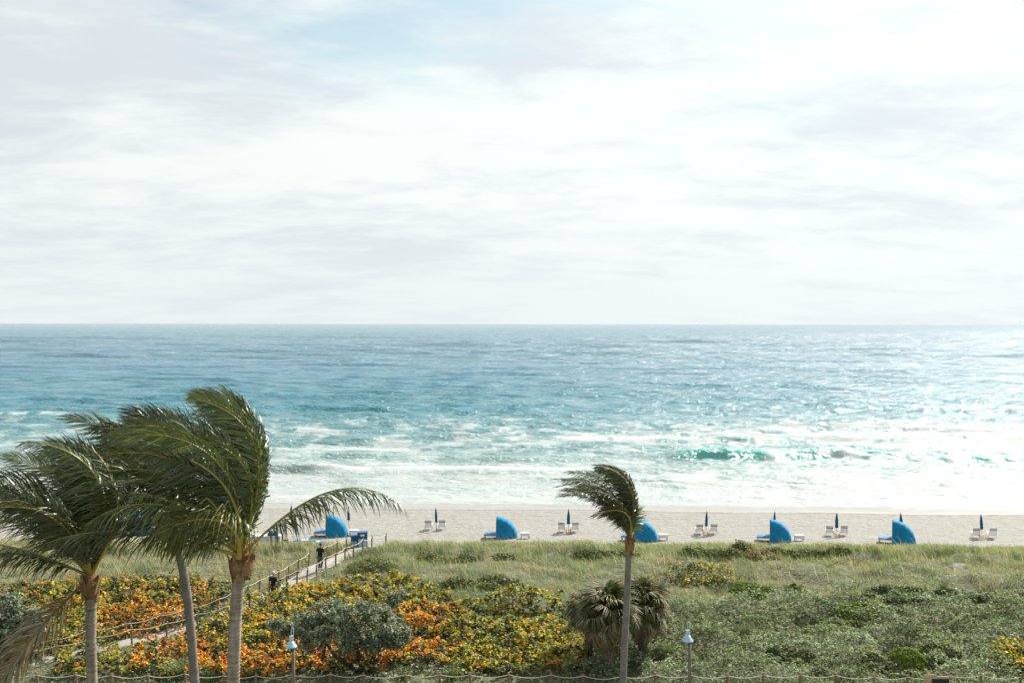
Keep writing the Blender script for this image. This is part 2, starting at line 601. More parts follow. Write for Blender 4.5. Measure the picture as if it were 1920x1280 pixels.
breaker(884, 300, 640, 0.95, 0.9, 3.4, 0.0, 0.0, 17, fade=30, teal=0.2)
breaker(884, 600, 1120, 0.75, 0.9, 3.0, 0.0, 0.95, 18, fade=50)
breaker(892, 1440, 1600, 0.55, 0.8, 2.4, 0.0, 0.8, 19, fade=30)
breaker(896, 1840, 1990, 0.6, 0.8, 2.4, 0.0, 0.8, 20, fade=30)
breaker(894, 1250, 1330, 0.4, 0.8, 2.4, 0.0, 0.8, 21, fade=20)
breaker(932, 480, 790, 0.16, 0.6, 1.8, 0.004, 0.55, 22, fade=60)
breaker(936, 820, 1010, 0.12, 0.6, 1.8, 0.0, 0.55, 27, fade=60)
breaker(931, 1220, 1480, 0.17, 0.6, 1.8, 0.0, 0.35, 23, fade=70)
breaker(939, 1580, 1760, 0.17, 0.6, 1.8, -0.006, 0.45, 24, fade=60)
breaker(930, 1800, 1990, 0.15, 0.6, 1.8, 0.0, 0.5, 28, fade=40)
breaker(918, -100, 460, 0.4, 0.8, 2.4, 0.0, 0.7, 25, fade=60)
breaker(850, -150, 260, 0.6, 1.0, 3.0, 0.0, 0.5, 26, fade=60)

breaker(806, 440, 640, 0.28, 1.2, 3.5, 0.02, 0.5, 31, fade=60)
breaker(842, 470, 760, 0.25, 1.2, 3.0, 0.05, 0.62, 32, fade=60)
breaker(822, 930, 1260, 0.25, 1.2, 3.0, 0.0, 0.6, 33, fade=70)
breaker(814, 1520, 1990, 0.4, 1.2, 3.0, 0.0, 0.6, 34, fade=70)
breaker(838, 1640, 1990, 0.35, 1.2, 3.0, 0.0, 0.65, 35, fade=70)
breaker(872, 640, 1000, 0.22, 1.0, 2.6, 0.0, 0.5, 36, fade=70)

# drifting foam left by earlier breakers: dense near the beach, streaky farther out
pxs = 960 + F * SX / SY
pys = 607 + F * (H - SEA) / SY
lace = fbm(SX / 6.5, SY / 6.5, 5, 41, 0.6) + 0.35 * fbm(SX / 24, SY / 13, 3, 44)
rightw = sstep(pxs, 1050, 1750)
dens = np.interp(pys, [700, 772, 786, 798, 815, 835, 848, 868, 884, 893, 905, 925, 938, 950],
                 [-1.0, -0.55, -0.04, 0.12, 0.10, 0.18, 0.06, 0.14, 0.22, 0.38, 0.38, 0.25, 0.30, 0.85])
dens = dens + rightw * np.interp(pys, [760, 785, 800, 825, 838, 850, 870, 900], [0, 0.10, 0.26, 0.30, 0.26, 0.06, 0.12, 0.0])
dens = dens + 0.42 * np.exp(-((pys - (842 - 0.10 * (pxs - 640) * (np.abs(pxs - 650) < 420))) / 7.0) ** 2) * sstep(pxs, 480, 560) * (1 - sstep(pxs, 740, 800))
dens = dens + 0.30 * np.exp(-((pys - 812) / 6.0) ** 2) * sstep(pxs, 430, 520) * (1 - sstep(pxs, 600, 700))
dens = dens + 0.42 * np.exp(-((pys - (822 - 0.02 * (pxs - 1100))) / 5.0) ** 2) * sstep(pxs, 930, 1050)
drift = 0.92 * sstep(lace + dens, -0.10, 0.75)
foam = np.maximum(foam, drift * (1 - 0.85 * sstep(crestf, 0.12, 0.4)))
# swash: a thin sheet climbing the sand
sw = sstep(off, -3.4 + 1.0 * fbm(SX / 6, SX * 0 + 4.2, 3, 48), 0.4)
foam = np.where(off < 3.5, np.maximum(foam, 0.9 * np.exp(-((off - 0.6) / 1.8) ** 2)), foam)
caps = sstep(fbm(SX / 5.0, SY / 11.0, 4, 46), 0.58, 0.72) * sstep(SZ, 0.28, 0.5) * sstep(off, 60, 120) * (1 - sstep(off, 700, 1500))
foam = np.maximum(foam, 0.75 * caps)
ZW = SEA + SZ * sstep(off, -0.5, 14) + np.clip(off, -7, 0) * 0.0
film = terrain(SX, SY) + 0.012
edge = -2.6 + 1.1 * fbm(SX / 5.5, SX * 0 + 1.2, 3, 49)     # how far the last swash ran up
ZW = np.where(off < 2.5, np.maximum(ZW, np.where(off > edge, film, -9)), ZW)
ZW = np.where((off <= edge), terrain(SX, SY) - 0.25, ZW)

m_sea, t = newmat('sea_water')
pos = t.n('ShaderNodeNewGeometry').outputs['Position']
sp = t.n('ShaderNodeSeparateXYZ', ins={0: pos})
af = t.n('ShaderNodeAttribute', attribute_name='foam').outputs['Fac']
dist = t.math('SUBTRACT', sp.outputs[1], 123.0)
ld = t.math('DIVIDE', t.math('LOGARITHM', t.math('MAXIMUM', dist, 1.0), 10.0), 4.0)
patch = t.noise(t.map(pos, scale=(0.0035, 0.009, 0)), 1.0, 4, 0.6)
ldp = t.math('ADD', ld, t.math('MULTIPLY', t.math('SUBTRACT', patch, 0.5), 0.10))
wc = t.ramp(ldp, [(0.20, (0.33, 0.37, 0.345)), (0.36, (0.21, 0.275, 0.262)), (0.46, (0.085, 0.188, 0.196)), (0.53, (0.034, 0.150, 0.188)),
                  (0.63, (0.022, 0.122, 0.178)), (0.78, (0.034, 0.115, 0.165)), (1.0, (0.11, 0.185, 0.22))])  # palest far stop puts horizon haze into the water colour
# sand and air bubbles stirred up under old foam make the water milky
milk = t.math('MULTIPLY', t.step(t.math('ADD', af, t.math('MULTIPLY', t.math('SUBTRACT', t.noise(t.map(pos, scale=(0.10, 0.16, 1)), 1.0, 5, 0.6), 0.5), 0.9)), -0.05, 0.75), t.step(dist, 190.0, 70.0))
wc = t.mix(t.math('MULTIPLY', milk, 0.8), wc, (0.33, 0.40, 0.385))
# ripples, in three sizes
r1 = t.noise(t.map(pos, scale=(0.55, 1.0, 1), rot=(0, 0, R(8))), 0.55, 3, 0.6)
r2 = t.noise(t.map(pos, scale=(0.6, 1.0, 1), rot=(0, 0, R(-12))), 1.7, 4, 0.65)
r3 = t.noise(t.map(pos, scale=(0.7, 1.0, 1), rot=(0, 0, R(5))), 0.12, 4, 0.6)
r4 = t.noise(t.map(pos, scale=(0.055, 0.018, 1), rot=(0, 0, R(3))), 1.0, 5, 0.62)
far = t.step(dist, 60.0, 600.0)
r4 = t.math('MULTIPLY', r4, t.math('MULTIPLY', far, 9.0))
hh = t.math('ADD', r4, t.math('ADD', t.math('MULTIPLY', r1, 1.0), t.math('ADD', t.math('MULTIPLY', r2, 0.42), t.math('MULTIPLY', r3, 2.4))))
bp = t.n('ShaderNodeBump', ins={'Strength': 1.0, 'Distance': 1.0, 'Height': hh})
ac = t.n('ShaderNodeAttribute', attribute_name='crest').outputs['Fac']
wc = t.mix(t.math('MULTIPLY', t.step(ac, 0.25, 0.8), 0.8), wc, (0.095, 0.37, 0.325))  # glow of sunlight through wave faces put into the base colour as teal
# cat's paws of rougher water; specular noise paints sky sheen for unresolved far ripples
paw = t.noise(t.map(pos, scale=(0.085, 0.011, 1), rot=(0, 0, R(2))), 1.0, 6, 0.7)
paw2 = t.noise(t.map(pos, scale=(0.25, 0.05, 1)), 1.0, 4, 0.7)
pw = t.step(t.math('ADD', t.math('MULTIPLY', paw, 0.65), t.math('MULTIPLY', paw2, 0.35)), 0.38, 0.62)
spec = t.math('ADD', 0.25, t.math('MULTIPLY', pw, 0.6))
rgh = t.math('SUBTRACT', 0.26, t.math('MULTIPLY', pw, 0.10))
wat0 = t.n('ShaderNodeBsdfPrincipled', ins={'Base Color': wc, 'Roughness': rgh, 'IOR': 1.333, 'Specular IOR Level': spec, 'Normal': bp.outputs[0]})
# the sun shines through the thin upper part of a rearing wave
t.t.links.new(t.math('MULTIPLY', ac, 0.9), wat0.inputs['Subsurface Weight'])
wat0.inputs['Subsurface Radius'].default_value = (0.35, 1.3, 1.1)
wat0.inputs['Subsurface Scale'].default_value = 1.9
wat = wat0
fn = t.noise(t.map(pos, scale=(1, 1.2, 1)), 0.9, 7, 0.72, 0.6)
fn2 = t.noise(pos, 4.0, 5, 0.7)
fl = t.math('ADD', af, t.math('MULTIPLY', t.math('SUBTRACT', t.math('ADD', t.math('MULTIPLY', fn, 0.7), t.math('MULTIPLY', fn2, 0.3)), 0.5), 1.3))
fmask = t.math('MULTIPLY', t.math('MULTIPLY', t.step(fl, 0.16, 1.15), t.step(af, 0.02, 0.25)), 0.95)
fb = t.n('ShaderNodeBump', ins={'Strength': 0.9, 'Distance': 0.35, 'Height': t.math('ADD', fn, t.math('MULTIPLY', fn2, 0.4))})
fo = t.n('ShaderNodeBsdfPrincipled', ins={'Base Color': t.mix(t.math('MULTIPLY', ac, 0.8), t.ramp(t.noise(pos, 0.7, 5, 0.65), [(0.3, (0.30, 0.33, 0.335)), (0.7, (0.47, 0.48, 0.475))]), (0.80, 0.81, 0.81)), 'Roughness': 0.7, 'Normal': fb.outputs[0], 'Subsurface Weight': t.step(ac, 0.02, 0.3), 'Subsurface Radius': (0.9, 0.95, 0.95), 'Subsurface Scale': 1.6})  # crest foam whiter: thicker, and its shaded front brightened in the colour
ftr = t.n('ShaderNodeBsdfTranslucent', ins={'Color': (0.62, 0.66, 0.65, 1)})
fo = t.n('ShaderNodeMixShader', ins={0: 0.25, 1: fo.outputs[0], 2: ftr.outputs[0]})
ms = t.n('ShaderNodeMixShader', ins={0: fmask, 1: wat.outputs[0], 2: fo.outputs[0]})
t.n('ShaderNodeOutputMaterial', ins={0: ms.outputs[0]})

nr, nc = SX.shape
idx = np.arange(nr * nc).reshape(nr, nc)
quads = np.stack([idx[:-1, :-1], idx[:-1, 1:], idx[1:, 1:], idx[1:, :-1]], -1).reshape(-1, 4)
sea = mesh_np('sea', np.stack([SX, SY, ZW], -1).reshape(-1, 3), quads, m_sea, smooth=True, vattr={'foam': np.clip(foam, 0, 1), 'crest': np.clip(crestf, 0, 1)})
tag(sea, kind='structure')

# ================================================================== vegetation
m_palm = leafmat('palm_leaf', rough=0.36, transl=0.15, spec=0.5, tint=(1.2, 1.15, 0.45))
m_grass = leafmat('grass_blade', rough=0.65, transl=0.42, spec=0.2, tint=(1.0, 1.05, 0.8))
m_leaf = leafmat('broad_leaf', rough=0.6, transl=0.44, spec=0.25, tint=(1.15, 1.0, 0.45))
m_vine = leafmat('vine_leaf', rough=0.65, transl=0.36, spec=0.2, tint=(0.95, 1.08, 0.75))
m_silver = leafmat('silver_leaf', rough=0.65, transl=0.28, spec=0.3, tint=(0.95, 1.05, 0.8))
m_fan = leafmat('fan_leaf', rough=0.65, transl=0.16, spec=0.2, tint=(1.1, 1.1, 0.5))
m_bark = solid('grey_bark', (0.10, 0.088, 0.072), 0.9, 0.35, 3.0, 0.2, 0.6)
m_wood = solid('dark_branch', (0.055, 0.045, 0.035), 0.9, 0.3, 4.0, 0.2, 0.5)

nrm = lambda v: v / np.maximum(np.linalg.norm(v, axis=-1, keepdims=True), 1e-9)
WIND = np.array([-1.0, 0.10, 0.0])


def blades(P, h, wd, lean, col, seg_bend=0.6):
    """grass blades: base points P (n,3), heights h, widths, lean vectors (n,3); two quads each, broad side turned at random"""
    n = len(P)
    az = rng.uniform(0, np.pi, n)
    wv = np.stack([np.cos(az), np.sin(az), np.zeros(n)], -1) * (wd / 2)[:, None]
    up = np.array([0, 0, 1.0])
    d1 = nrm(up + lean * 0.5)
    d2 = nrm(up * (1 - seg_bend * 0.5) + lean * (1 + seg_bend))
    M = P + d1 * (h * 0.5)[:, None]
    T = M + d2 * (h * 0.55)[:, None]
    V = np.stack([P - wv, P + wv, M + wv * 0.8, M - wv * 0.8, T + wv * 0.12, T - wv * 0.12], 1).reshape(-1, 3)
    b = np.arange(n)[:, None] * 6
    f = np.stack([b + [0, 1, 2, 3], b + [3, 2, 4, 5]], 1).reshape(-1, 4)
    return V, f, np.repeat(col, 2, 0)


def discs(P, r, N, k, col, elong=1.0, droop=0.0):
    """flat leaves with k corners around centres P, normals N"""
    n = len(P)
    a = nrm(np.cross(N, nrm(rng.normal(size=(n, 3)))))
    b = np.cross(N, a)
    ang = np.arange(k) * 2 * np.pi / k
    V = P[:, None] + (a[:, None] * np.cos(ang)[None, :, None] * elong + b[:, None] * np.sin(ang)[None, :, None]) * r[:, None, None]
    if droop:
        V = V - N[:, None] * (np.cos(ang)[None, :, None] ** 2) * (droop * r)[:, None, None]
    return V.reshape(-1, 3), np.arange(n * k).reshape(n, k), col


GAIN = 1.55


def palette(n, cols, wts, jit=0.22):
    cols = np.array(cols)
    i = rng.choice(len(cols), n, p=np.array(wts) / np.sum(wts))
    return np.clip(GAIN * cols[i] * (1 + rng.normal(0, jit, (n, 1))) * (1 + rng.normal(0, 0.07, (n, 3))), 0.004, 0.9)


def inpoly(x, y, poly):
    poly = np.asarray(poly)
    ins = np.zeros(len(x), bool)
    j = len(poly) - 1
    for i in range(len(poly)):
        xi, yi = poly[i][:2]
        xj, yj = poly[j][:2]
        c = ((yi > y) != (yj > y)) & (x < (xj - xi) * (y - yi) / (yj - yi + 1e-12) + xi)
        ins ^= c
        j = i
    return ins


def pixel_of(P):
    """photo pixel of world points"""
    return 960 + F * P[:, 0] / P[:, 1], 607 + F * (H - P[:, 2]) / P[:, 1]


# ------------------------------------------------------------------ sandy path between two rope fences
LB = [(20, 1243), (98, 1230), (164, 1213), (236, 1197), (300, 1184), (350, 1168), (409, 1151), (436, 1138), (466, 1125), (487, 1115), (505, 1106), (523, 1096),
      (542, 1085), (560, 1074), (579, 1061), (597, 1054), (615, 1047), (633, 1039), (650, 1033)]
RB = [(60, 1262), (111, 1246), (185, 1231), (253, 1216), (317, 1202), (375, 1184), (432, 1164), (470, 1146), (505, 1128), (522, 1114), (538, 1106), (557, 1097), (576, 1090),
      (594, 1082), (611, 1070), (630, 1061), (647, 1049), (663, 1043), (680, 1034), (698, 1027), (724, 1022.5)]
LP = np.array([hit(*p) for p in LB])
RP = np.array([hit(*p) for p in RB])
for A in (LP, RP):            # the far ends run down to the beach
    A[:, 1] = np.maximum.accumulate(A[:, 1])
def resample(A, n):
    s = np.concatenate([[0], np.cumsum(np.linalg.norm(np.diff(A[:, :2], axis=0), axis=1))])
    q = np.linspace(0, s[-1], n)
    return np.stack([np.interp(q, s, A[:, i]) for i in range(2)], -1)
ext = lambda A, dx: np.vstack([A, [[A[-1, 0] + dx, 93.0, 0.3]]])
for i_ in range(8):           # the near end squeezes between the thickets
    w_ = 0.55 + 0.45 * i_ / 8
    RP[i_] = LP[i_] * (1 - w_) + RP[i_] * w_ if i_ < len(LP) else RP[i_]
pl, pr = resample(ext(LP, 1.6), 90), resample(ext(RP, 1.2), 90)
mid_path = (pl + pr) / 2
tt = np.linspace(0, 1, 7)
PXY = pl[:, None] * (1 - tt[None, :, None]) + pr[:, None] * tt[None, :, None]
PZ = terrain(PXY[..., 0], PXY[..., 1]) + 0.05
PZ[:, [0, -1]] -= 0.09
idx = np.arange(90 * 7).reshape(90, 7)
quads = np.stack([idx[:-1, :-1], idx[:-1, 1:], idx[1:, 1:], idx[1:, :-1]], -1).reshape(-1, 4)
m_path, t = newmat('path_sand')
geo = t.n('ShaderNodeNewGeometry').outputs['Position']
colp = t.ramp(t.noise(geo, 1.6, 6, 0.65), [(0.3, (0.20, 0.188, 0.165)), (0.7, (0.31, 0.294, 0.262))])
bp = t.n('ShaderNodeBump', ins={'Strength': 0.6, 'Distance': 0.12, 'Height': t.noise(geo, 2.6, 4, 0.6)})
b = t.n('ShaderNodeBsdfPrincipled', ins={'Base Color': colp, 'Roughness': 0.95, 'Normal': bp.outputs[0]})
t.n('ShaderNodeOutputMaterial', ins={0: b.outputs[0]})
path = mesh_np('path', np.dstack([PXY, PZ]).reshape(-1, 3), quads, m_path, smooth=True)
tag(path, kind='structure')


def path_dist(x, y):
    """signed room outside the path strip (negative inside)"""
    yl = np.interp
    # distance to the centre polyline in metres, minus half width
    dmin = np.full(len(x), 1e9)
    for i in range(0, 90, 2):
        hw = np.linalg.norm(pl[i] - pr[i]) / 2
        dmin = np.minimum(dmin, np.hypot(x - mid_path[i, 0], y - mid_path[i, 1]) - max(hw, 0.75))
    return dmin


# ------------------------------------------------------------------ sea grape thickets
def ground_poly(pts, h):
    return np.array([hit(px, py, h)[:2] for px, py in pts])

GH = 0.75
MAIN = ground_poly([(452, 1112), (516, 1100), (600, 1083), (740, 1070), (800, 1085), (850, 1110), (900, 1118), (940, 1102), (1000, 1098), (1042, 1115),
                    (1075, 1145), (1100, 1180), (1112, 1215), (1090, 1235), (1000, 1242), (900, 1242), (790, 1228), (740, 1236), (700, 1244), (560, 1246),
                    (440, 1258), (380, 1250), (300, 1252), (230, 1248), (170, 1250), (105, 1254), (110, 1229), (170, 1212), (260, 1197), (330, 1183), (390, 1161), (430, 1130)], GH)
WEST = ground_poly([(-60, 1100), (60, 1085), (200, 1078), (330, 1068), (430, 1082), (432, 1112), (400, 1132), (330, 1158), (230, 1178), (150, 1196), (60, 1215), (-60, 1230)], GH)
MOUND = ground_poly([(1238, 1072), (1270, 1056), (1330, 1053), (1370, 1064), (1392, 1078), (1350, 1082), (1290, 1084)], 0.6)
EAST = ground_poly([(1848, 1208), (1885, 1185), (1960, 1175), (1990, 1225), (1910, 1236), (1862, 1226)], 0.7)
YG, YE, OR, RD, DG, PK = (0.185, 0.195, 0.024), (0.38, 0.255, 0.016), (0.40, 0.145, 0.014), (0.25, 0.045, 0.012), (0.026, 0.042, 0.014), (0.27, 0.20, 0.14)
LG = (0.125, 0.16, 0.035)
yellow = [YG, YE, OR, RD, DG, LG, PK], [0.34, 0.22, 0.03, 0.00, 0.16, 0.22, 0.03]
orange = [YG, YE, OR, RD, DG, LG, PK], [0.08, 0.16, 0.42, 0.10, 0.17, 0.05, 0.02]
golden = [YG, YE, OR, RD, DG, LG, PK], [0.31, 0.28, 0.07, 0.005, 0.15, 0.16, 0.03]
lime = [YG, YE, OR, RD, DG, LG, PK], [0.38, 0.13, 0.02, 0.0, 0.22, 0.26, 0.03]
mixed = [YG, YE, OR, RD, DG, LG, PK], [0.16, 0.10, 0.13, 0.02, 0.33, 0.21, 0.05]
SHRUBS = [  # px, py of the middle, palette, thicket, label
    (560, 1122, golden, 0, 'golden yellow sea grape thicket along the right rope of the path'),
    (655, 1100, golden, 0, 'golden sea grape thicket on the crest just below the dune grass'),
    (765, 1098, yellow, 0, 'yellow green sea grape thicket at the far top corner of the planting'),
    (455, 1165, golden, 0, 'orange and gold sea grape thicket directly behind the tallest coconut palm trunk'),
    (395, 1225, orange, 0, 'orange red sea grape thicket between the grey trunk and the tall palm trunk'),
    (285, 1226, orange, 0, 'red orange sea grape thicket just below the near path rope'),
    (185, 1238, lime, 0, 'bright lime sea grape thicket at the foot of the leftmost palm trunk'),
    (300, 1246, yellow, 0, 'yellow sea grape thicket in front of the red orange one by the rope'),
    (500, 1242, orange, 0, 'orange sea grape thicket left of the lamp under the silver tree'),
    (630, 1240, orange, 0, 'orange sea grape thicket seen under the silver tree between its trunks'),
    (700, 1135, golden, 0, 'gold sea grape thicket behind the top of the silver tree'),
    (790, 1160, orange, 0, 'orange sea grape thicket right of the silver tree crown'),
    (800, 1205, orange, 0, 'deep orange sea grape thicket low down right of the silver tree'),
    (890, 1165, lime, 0, 'lime green sea grape thicket in the middle of the planting'),
    (900, 1220, yellow, 0, 'yellow green sea grape thicket nearest the bottom rope fence'),
    (985, 1118, lime, 0, 'raised dark green sea grape clump with a black hollow beneath'),
    (1000, 1180, yellow, 0, 'yellow sea grape thicket left of the two fan palms'),
    (1075, 1205, yellow, 0, 'sea grape thicket touching the left fan palm trunk'),
    (40, 1110, mixed, 1, 'mixed green sea grape thicket at the left edge under the drooping frond'),
    (150, 1120, golden, 1, 'gold and green sea grape thicket around the top of the leftmost trunk'),
    (300, 1098, mixed, 1, 'dark green and orange sea grape thicket beyond the path left of the grey trunk'),
    (400, 1100, mixed, 1, 'green sea grape thicket between the grey trunk and the tall trunk'),
    (250, 1140, orange, 1, 'orange flecked sea grape thicket above the far path rope'),
    (130, 1175, golden, 1, 'golden sea grape thicket left of the leftmost trunk above the rope'),
    (40, 1185, mixed, 1, 'sea grape thicket behind the silver shrub at the left edge'),
    (1315, 1066, lime, 2, 'lone low mound of yellow green sea grape on the grassy dune'),
    (1900, 1205, yellow, 3, 'yellow and orange leaved sea grape bush at the right edge'),
]
ctr = np.array([hit(s[0], s[1], GH)[:2] for s in SHRUBS])
thick = np.array([s[3] for s in SHRUBS])


def shrub_height(x, y, which):
    base = 0.74 + 0.62 * fbm(x / 2.6, y / 2.0, 3, 201) + 0.42 * fbm(x / 0.85, y / 0.75, 2, 205)
    if which == 0:
        base = base + 0.75 * np.exp(-(((x - ctr[15, 0]) / 2.0) ** 2 + ((y - ctr[15, 1]) / 1.0) ** 2))
        hol = hit(955, 1142, 0.5)
        base = base - 0.7 * np.exp(-(((x - hol[0]) / 2.6) ** 2 + ((y - hol[1]) / 0.9) ** 2))
        hol = hit(850, 1120, 0.5)
        base = base - 0.5 * np.exp(-(((x - hol[0]) / 1.3) ** 2 + ((y - hol[1]) / 0.8) ** 2))
        pxv = 960 + F * x / y
        nearp = np.exp(-np.maximum(path_dist(x, y), 0) / 1.3)
        base = base + nearp * np.where(pxv < 545, 0.30 + 0.22 * sstep(pxv, 380, 460), 0.0)
    if which in (2, 3):
        base = base * 0.8
    return np.clip(base, 0.12, 2.0)


def scatter_poly(poly, dens):
    lo, hi = poly.min(0) - 0.3, poly.max(0) + 0.3
    n = int((hi - lo).prod() * dens)
    p = rng.uniform(lo, hi, (n, 2))
    q = p + 0.45 * np.stack([fbm(p[:, 0] / 1.1, p[:, 1] / 1.1, 2, 210), fbm(p[:, 0] / 1.1, p[:, 1] / 1.1, 2, 214)], -1)
    return p[inpoly(q[:, 0], q[:, 1], poly)]


for which, (poly, dens) in enumerate(((MAIN, 190), (WEST, 160), (MOUND, 230), (EAST, 220))):
    p = scatter_poly(poly, dens)
    pd_ = path_dist(p[:, 0], p[:, 1])
    overhang = 960 + F * p[:, 0] / p[:, 1] < 440        # here the branches hang over the path
    p = p[np.where(overhang, pd_ > -0.75, pd_ > 0.05)]
    # leaves sit in rosettes at the shoot tips
    cid = rng.integers(0, len(p), len(p) // 7)
    ci = rng.integers(0, len(cid), len(p))
    p = p[cid][ci] + rng.normal(0, 0.10, p.shape)
    x, y = p[:, 0], p[:, 1]
    hgt = shrub_height(x, y, which)
    n = len(p)
    frac = 1 - np.abs(rng.normal(0, 0.30, len(cid)))[ci] - np.abs(rng.normal(0, 0.07, n))
    z = terrain(x, y) + np.clip(hgt * np.clip(frac, 0.05, 1.0), 0.04, None) + rng.normal(0, 0.05, n)
    P = np.stack([x, y, z], -1)
    N = nrm(np.stack([rng.normal(0.15, 0.5, n), rng.normal(-0.15, 0.5, n), np.abs(rng.normal(0.8, 0.35, n))], -1))
    r = rng.uniform(0.042, 0.088, n) * (0.75 if which == 2 else 1.0)
    jig = rng.normal(0, 0.40, (len(cid), 2))[ci] + 0.7 * np.stack([fbm(x / 1.7, y / 1.7, 2, 220), fbm(x / 1.7, y / 1.7, 2, 224)], -1)
    sel = np.where(thick == which)[0]
    dd2 = ((p[:, None] - ctr[sel][None]) ** 2 * np.array([1.0, 1.0])).sum(-1)
    own = sel[np.argmin(dd2, 1)]
    dcol = (((p + jig)[:, None] - ctr[sel][None]) ** 2).sum(-1)
    pal = sel[np.argmin(dcol, 1)]
    clump = fbm(x / 0.9, y / 0.9, 2, 228)
    for s in sel:
        k = np.where(own == s)[0]
        if not len(k):
            continue
        col = np.zeros((len(k), 3))
        for q in sel:
            kk = np.where(pal[k] == q)[0]
            if len(kk):
                pc_ = palette(len(cid), SHRUBS[q][2][0], SHRUBS[q][2][1], 0.12)
                one = palette(len(kk), SHRUBS[q][2][0], SHRUBS[q][2][1], 0.2)
                mixw = (rng.uniform(size=len(kk)) < 0.68)[:, None]
                col[kk] = np.where(mixw, pc_[ci[k][kk]] * rng.uniform(0.75, 1.25, (len(kk), 1)), one)
        # lower leaves and some clumps take a mostly dark green palette
        deep_green = (frac[k] < 0.62) | (clump[k] < -0.22)
        col[deep_green] = palette(int(deep_green.sum()), [DG, LG, OR], [0.75, 0.18, 0.07])
        g = hit(SHRUBS[s][0], SHRUBS[s][1], GH)
        root = empty('sea_grape_shrub', (g[0], g[1], g[2]))
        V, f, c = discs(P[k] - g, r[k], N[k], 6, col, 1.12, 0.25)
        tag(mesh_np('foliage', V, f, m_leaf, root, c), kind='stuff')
        mb = MB()
        for q in rng.choice(k, min(len(k), 16), replace=False):
            gx_, gy_ = x[q], y[q]
            b0 = (gx_ - g[0] + rng.normal(0, .25), gy_ - g[1] + rng.normal(0, .25), float(terrain(gx_, gy_)) - g[2] - 0.05)
            t0 = (gx_ - g[0], gy_ - g[1], z[q] - g[2])
            mb.tube([b0, ((b0[0] + t0[0]) / 2 + .05, (b0[1] + t0[1]) / 2, (b0[2] + t0[2]) / 2), t0], [0.025, 0.018, 0.008], 4)
        tag(mb.build('stems', m_wood, root), kind='stuff')
        tag(root, SHRUBS[s][4], 'shrub', 'sea grape thickets on the dune')

# ------------------------------------------------------------------ dune grass, creeping ground cover
def keep_out(x, y):
    return inpoly(x, y, MAIN) | inpoly(x, y, WEST) | inpoly(x, y, MOUND) | inpoly(x, y, EAST)

# sea oats and dune grass: long blades laid over by the wind
n = 330000
x = rng.uniform(-48, 50, n)
y = rng.uniform(57, 88, n)
inview = np.abs(x / y) < 0.56
x, y = x[inview], y[inview]
px, py = 960 + F * x / y, 607 + F * (H - terrain(x, y)) / y
# zone: the dune crest and far slope; on the right it hands over to ground cover nearer the camera
zone_lim = np.interp(px, [0, 450, 800, 1050, 1300, 1600, 1920], [66, 66, 60, 60.5, 63.5, 65.5, 66]) + 1.8 * fbm(x / 3, y / 3, 2, 241)
pkeep = sstep(y, zone_lim - 1.5, zone_lim + 1.5) * veg_mask(x, y)
tuft = fbm(x / 1.3, y / 1.3, 3, 243)
patchy = fbm(x / 5.0, y / 3.2, 3, 244)
pkeep = pkeep * np.clip(0.62 + 1.3 * tuft + 0.5 * patchy, 0.05, 1.0)
ok = (rng.uniform(size=len(x)) < pkeep) & (path_dist(x, y) > 0.12 * rng.uniform(size=len(x)) + 0.03) & ~keep_out(x, y)
x, y, tuft, patchy = x[ok], y[ok], tuft[ok], patchy[ok]
n = len(x)
P = np.stack([x, y, terrain(x, y) - 0.02], -1)
lipz = np.exp(-((y - 75.0 - 1.0 * fbm(x / 6, x * 0, 2, 245)) / 1.6) ** 2)
h = np.clip(0.34 + 0.30 * tuft + 0.16 * patchy + rng.normal(0, 0.10, n), 0.12, 1.0) * (1 + 0.45 * lipz) * (1 - 0.35 * sstep(y, 80, 85))
lean = WIND * rng.uniform(0.15, 0.75, n)[:, None] + rng.normal(0, 0.35, (n, 3)) * [1, 1, 0]
dry_ = sstep(fbm(x / 3.5, y / 2.5, 3, 247) + 0.35 * (x < -15) + rng.normal(0, 0.22, n), -0.02, 0.55)
colA = palette(n, [(0.145, 0.172, 0.084), (0.195, 0.215, 0.120), (0.095, 0.122, 0.055)], [0.5, 0.3, 0.2], 0.2)
colB = palette(n, [(0.30, 0.25, 0.14), (0.23, 0.175, 0.105), (0.20, 0.19, 0.085)], [0.4, 0.3, 0.3], 0.2)
col = colA * (1 - dry_[:, None]) + colB * dry_[:, None]
dark = (lipz * sstep(patchy + 0.6 * tuft, -0.25, 0.25) > rng.uniform(0.08, 0.6, n))  # camera-side shade of the crest lip put into the blade colour
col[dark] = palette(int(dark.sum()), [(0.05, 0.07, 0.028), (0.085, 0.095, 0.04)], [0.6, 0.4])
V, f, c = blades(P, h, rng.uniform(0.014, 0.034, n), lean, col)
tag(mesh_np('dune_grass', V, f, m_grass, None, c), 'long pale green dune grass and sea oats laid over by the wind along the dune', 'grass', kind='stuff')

# stalks with seed heads above the sea oats
n = 2600
x = rng.uniform(-46, 48, n)
y = rng.uniform(66, 85, n)
ok = (path_dist(x, y) > 0.2) & ~keep_out(x, y) & (veg_mask(x, y) > 0.6) & (fbm(x / 4, y / 4, 2, 250) > -0.1)
x, y = x[ok], y[ok]
n = len(x)
P = np.stack([x, y, terrain(x, y)], -1)
lean = WIND * rng.uniform(0.25, 0.6, n)[:, None] + rng.normal(0, 0.12, (n, 3))
V, f, c = blades(P, rng.uniform(0.7, 1.15, n), np.full(n, 0.022), lean, palette(n, [(0.34, 0.27, 0.15), (0.25, 0.22, 0.11)], [0.6, 0.4]))
tag(mesh_np('sea_oat_stalks', V, f, m_grass, None, c), 'thin straw coloured sea oat stalks standing above the dune grass', 'grass', kind='stuff')

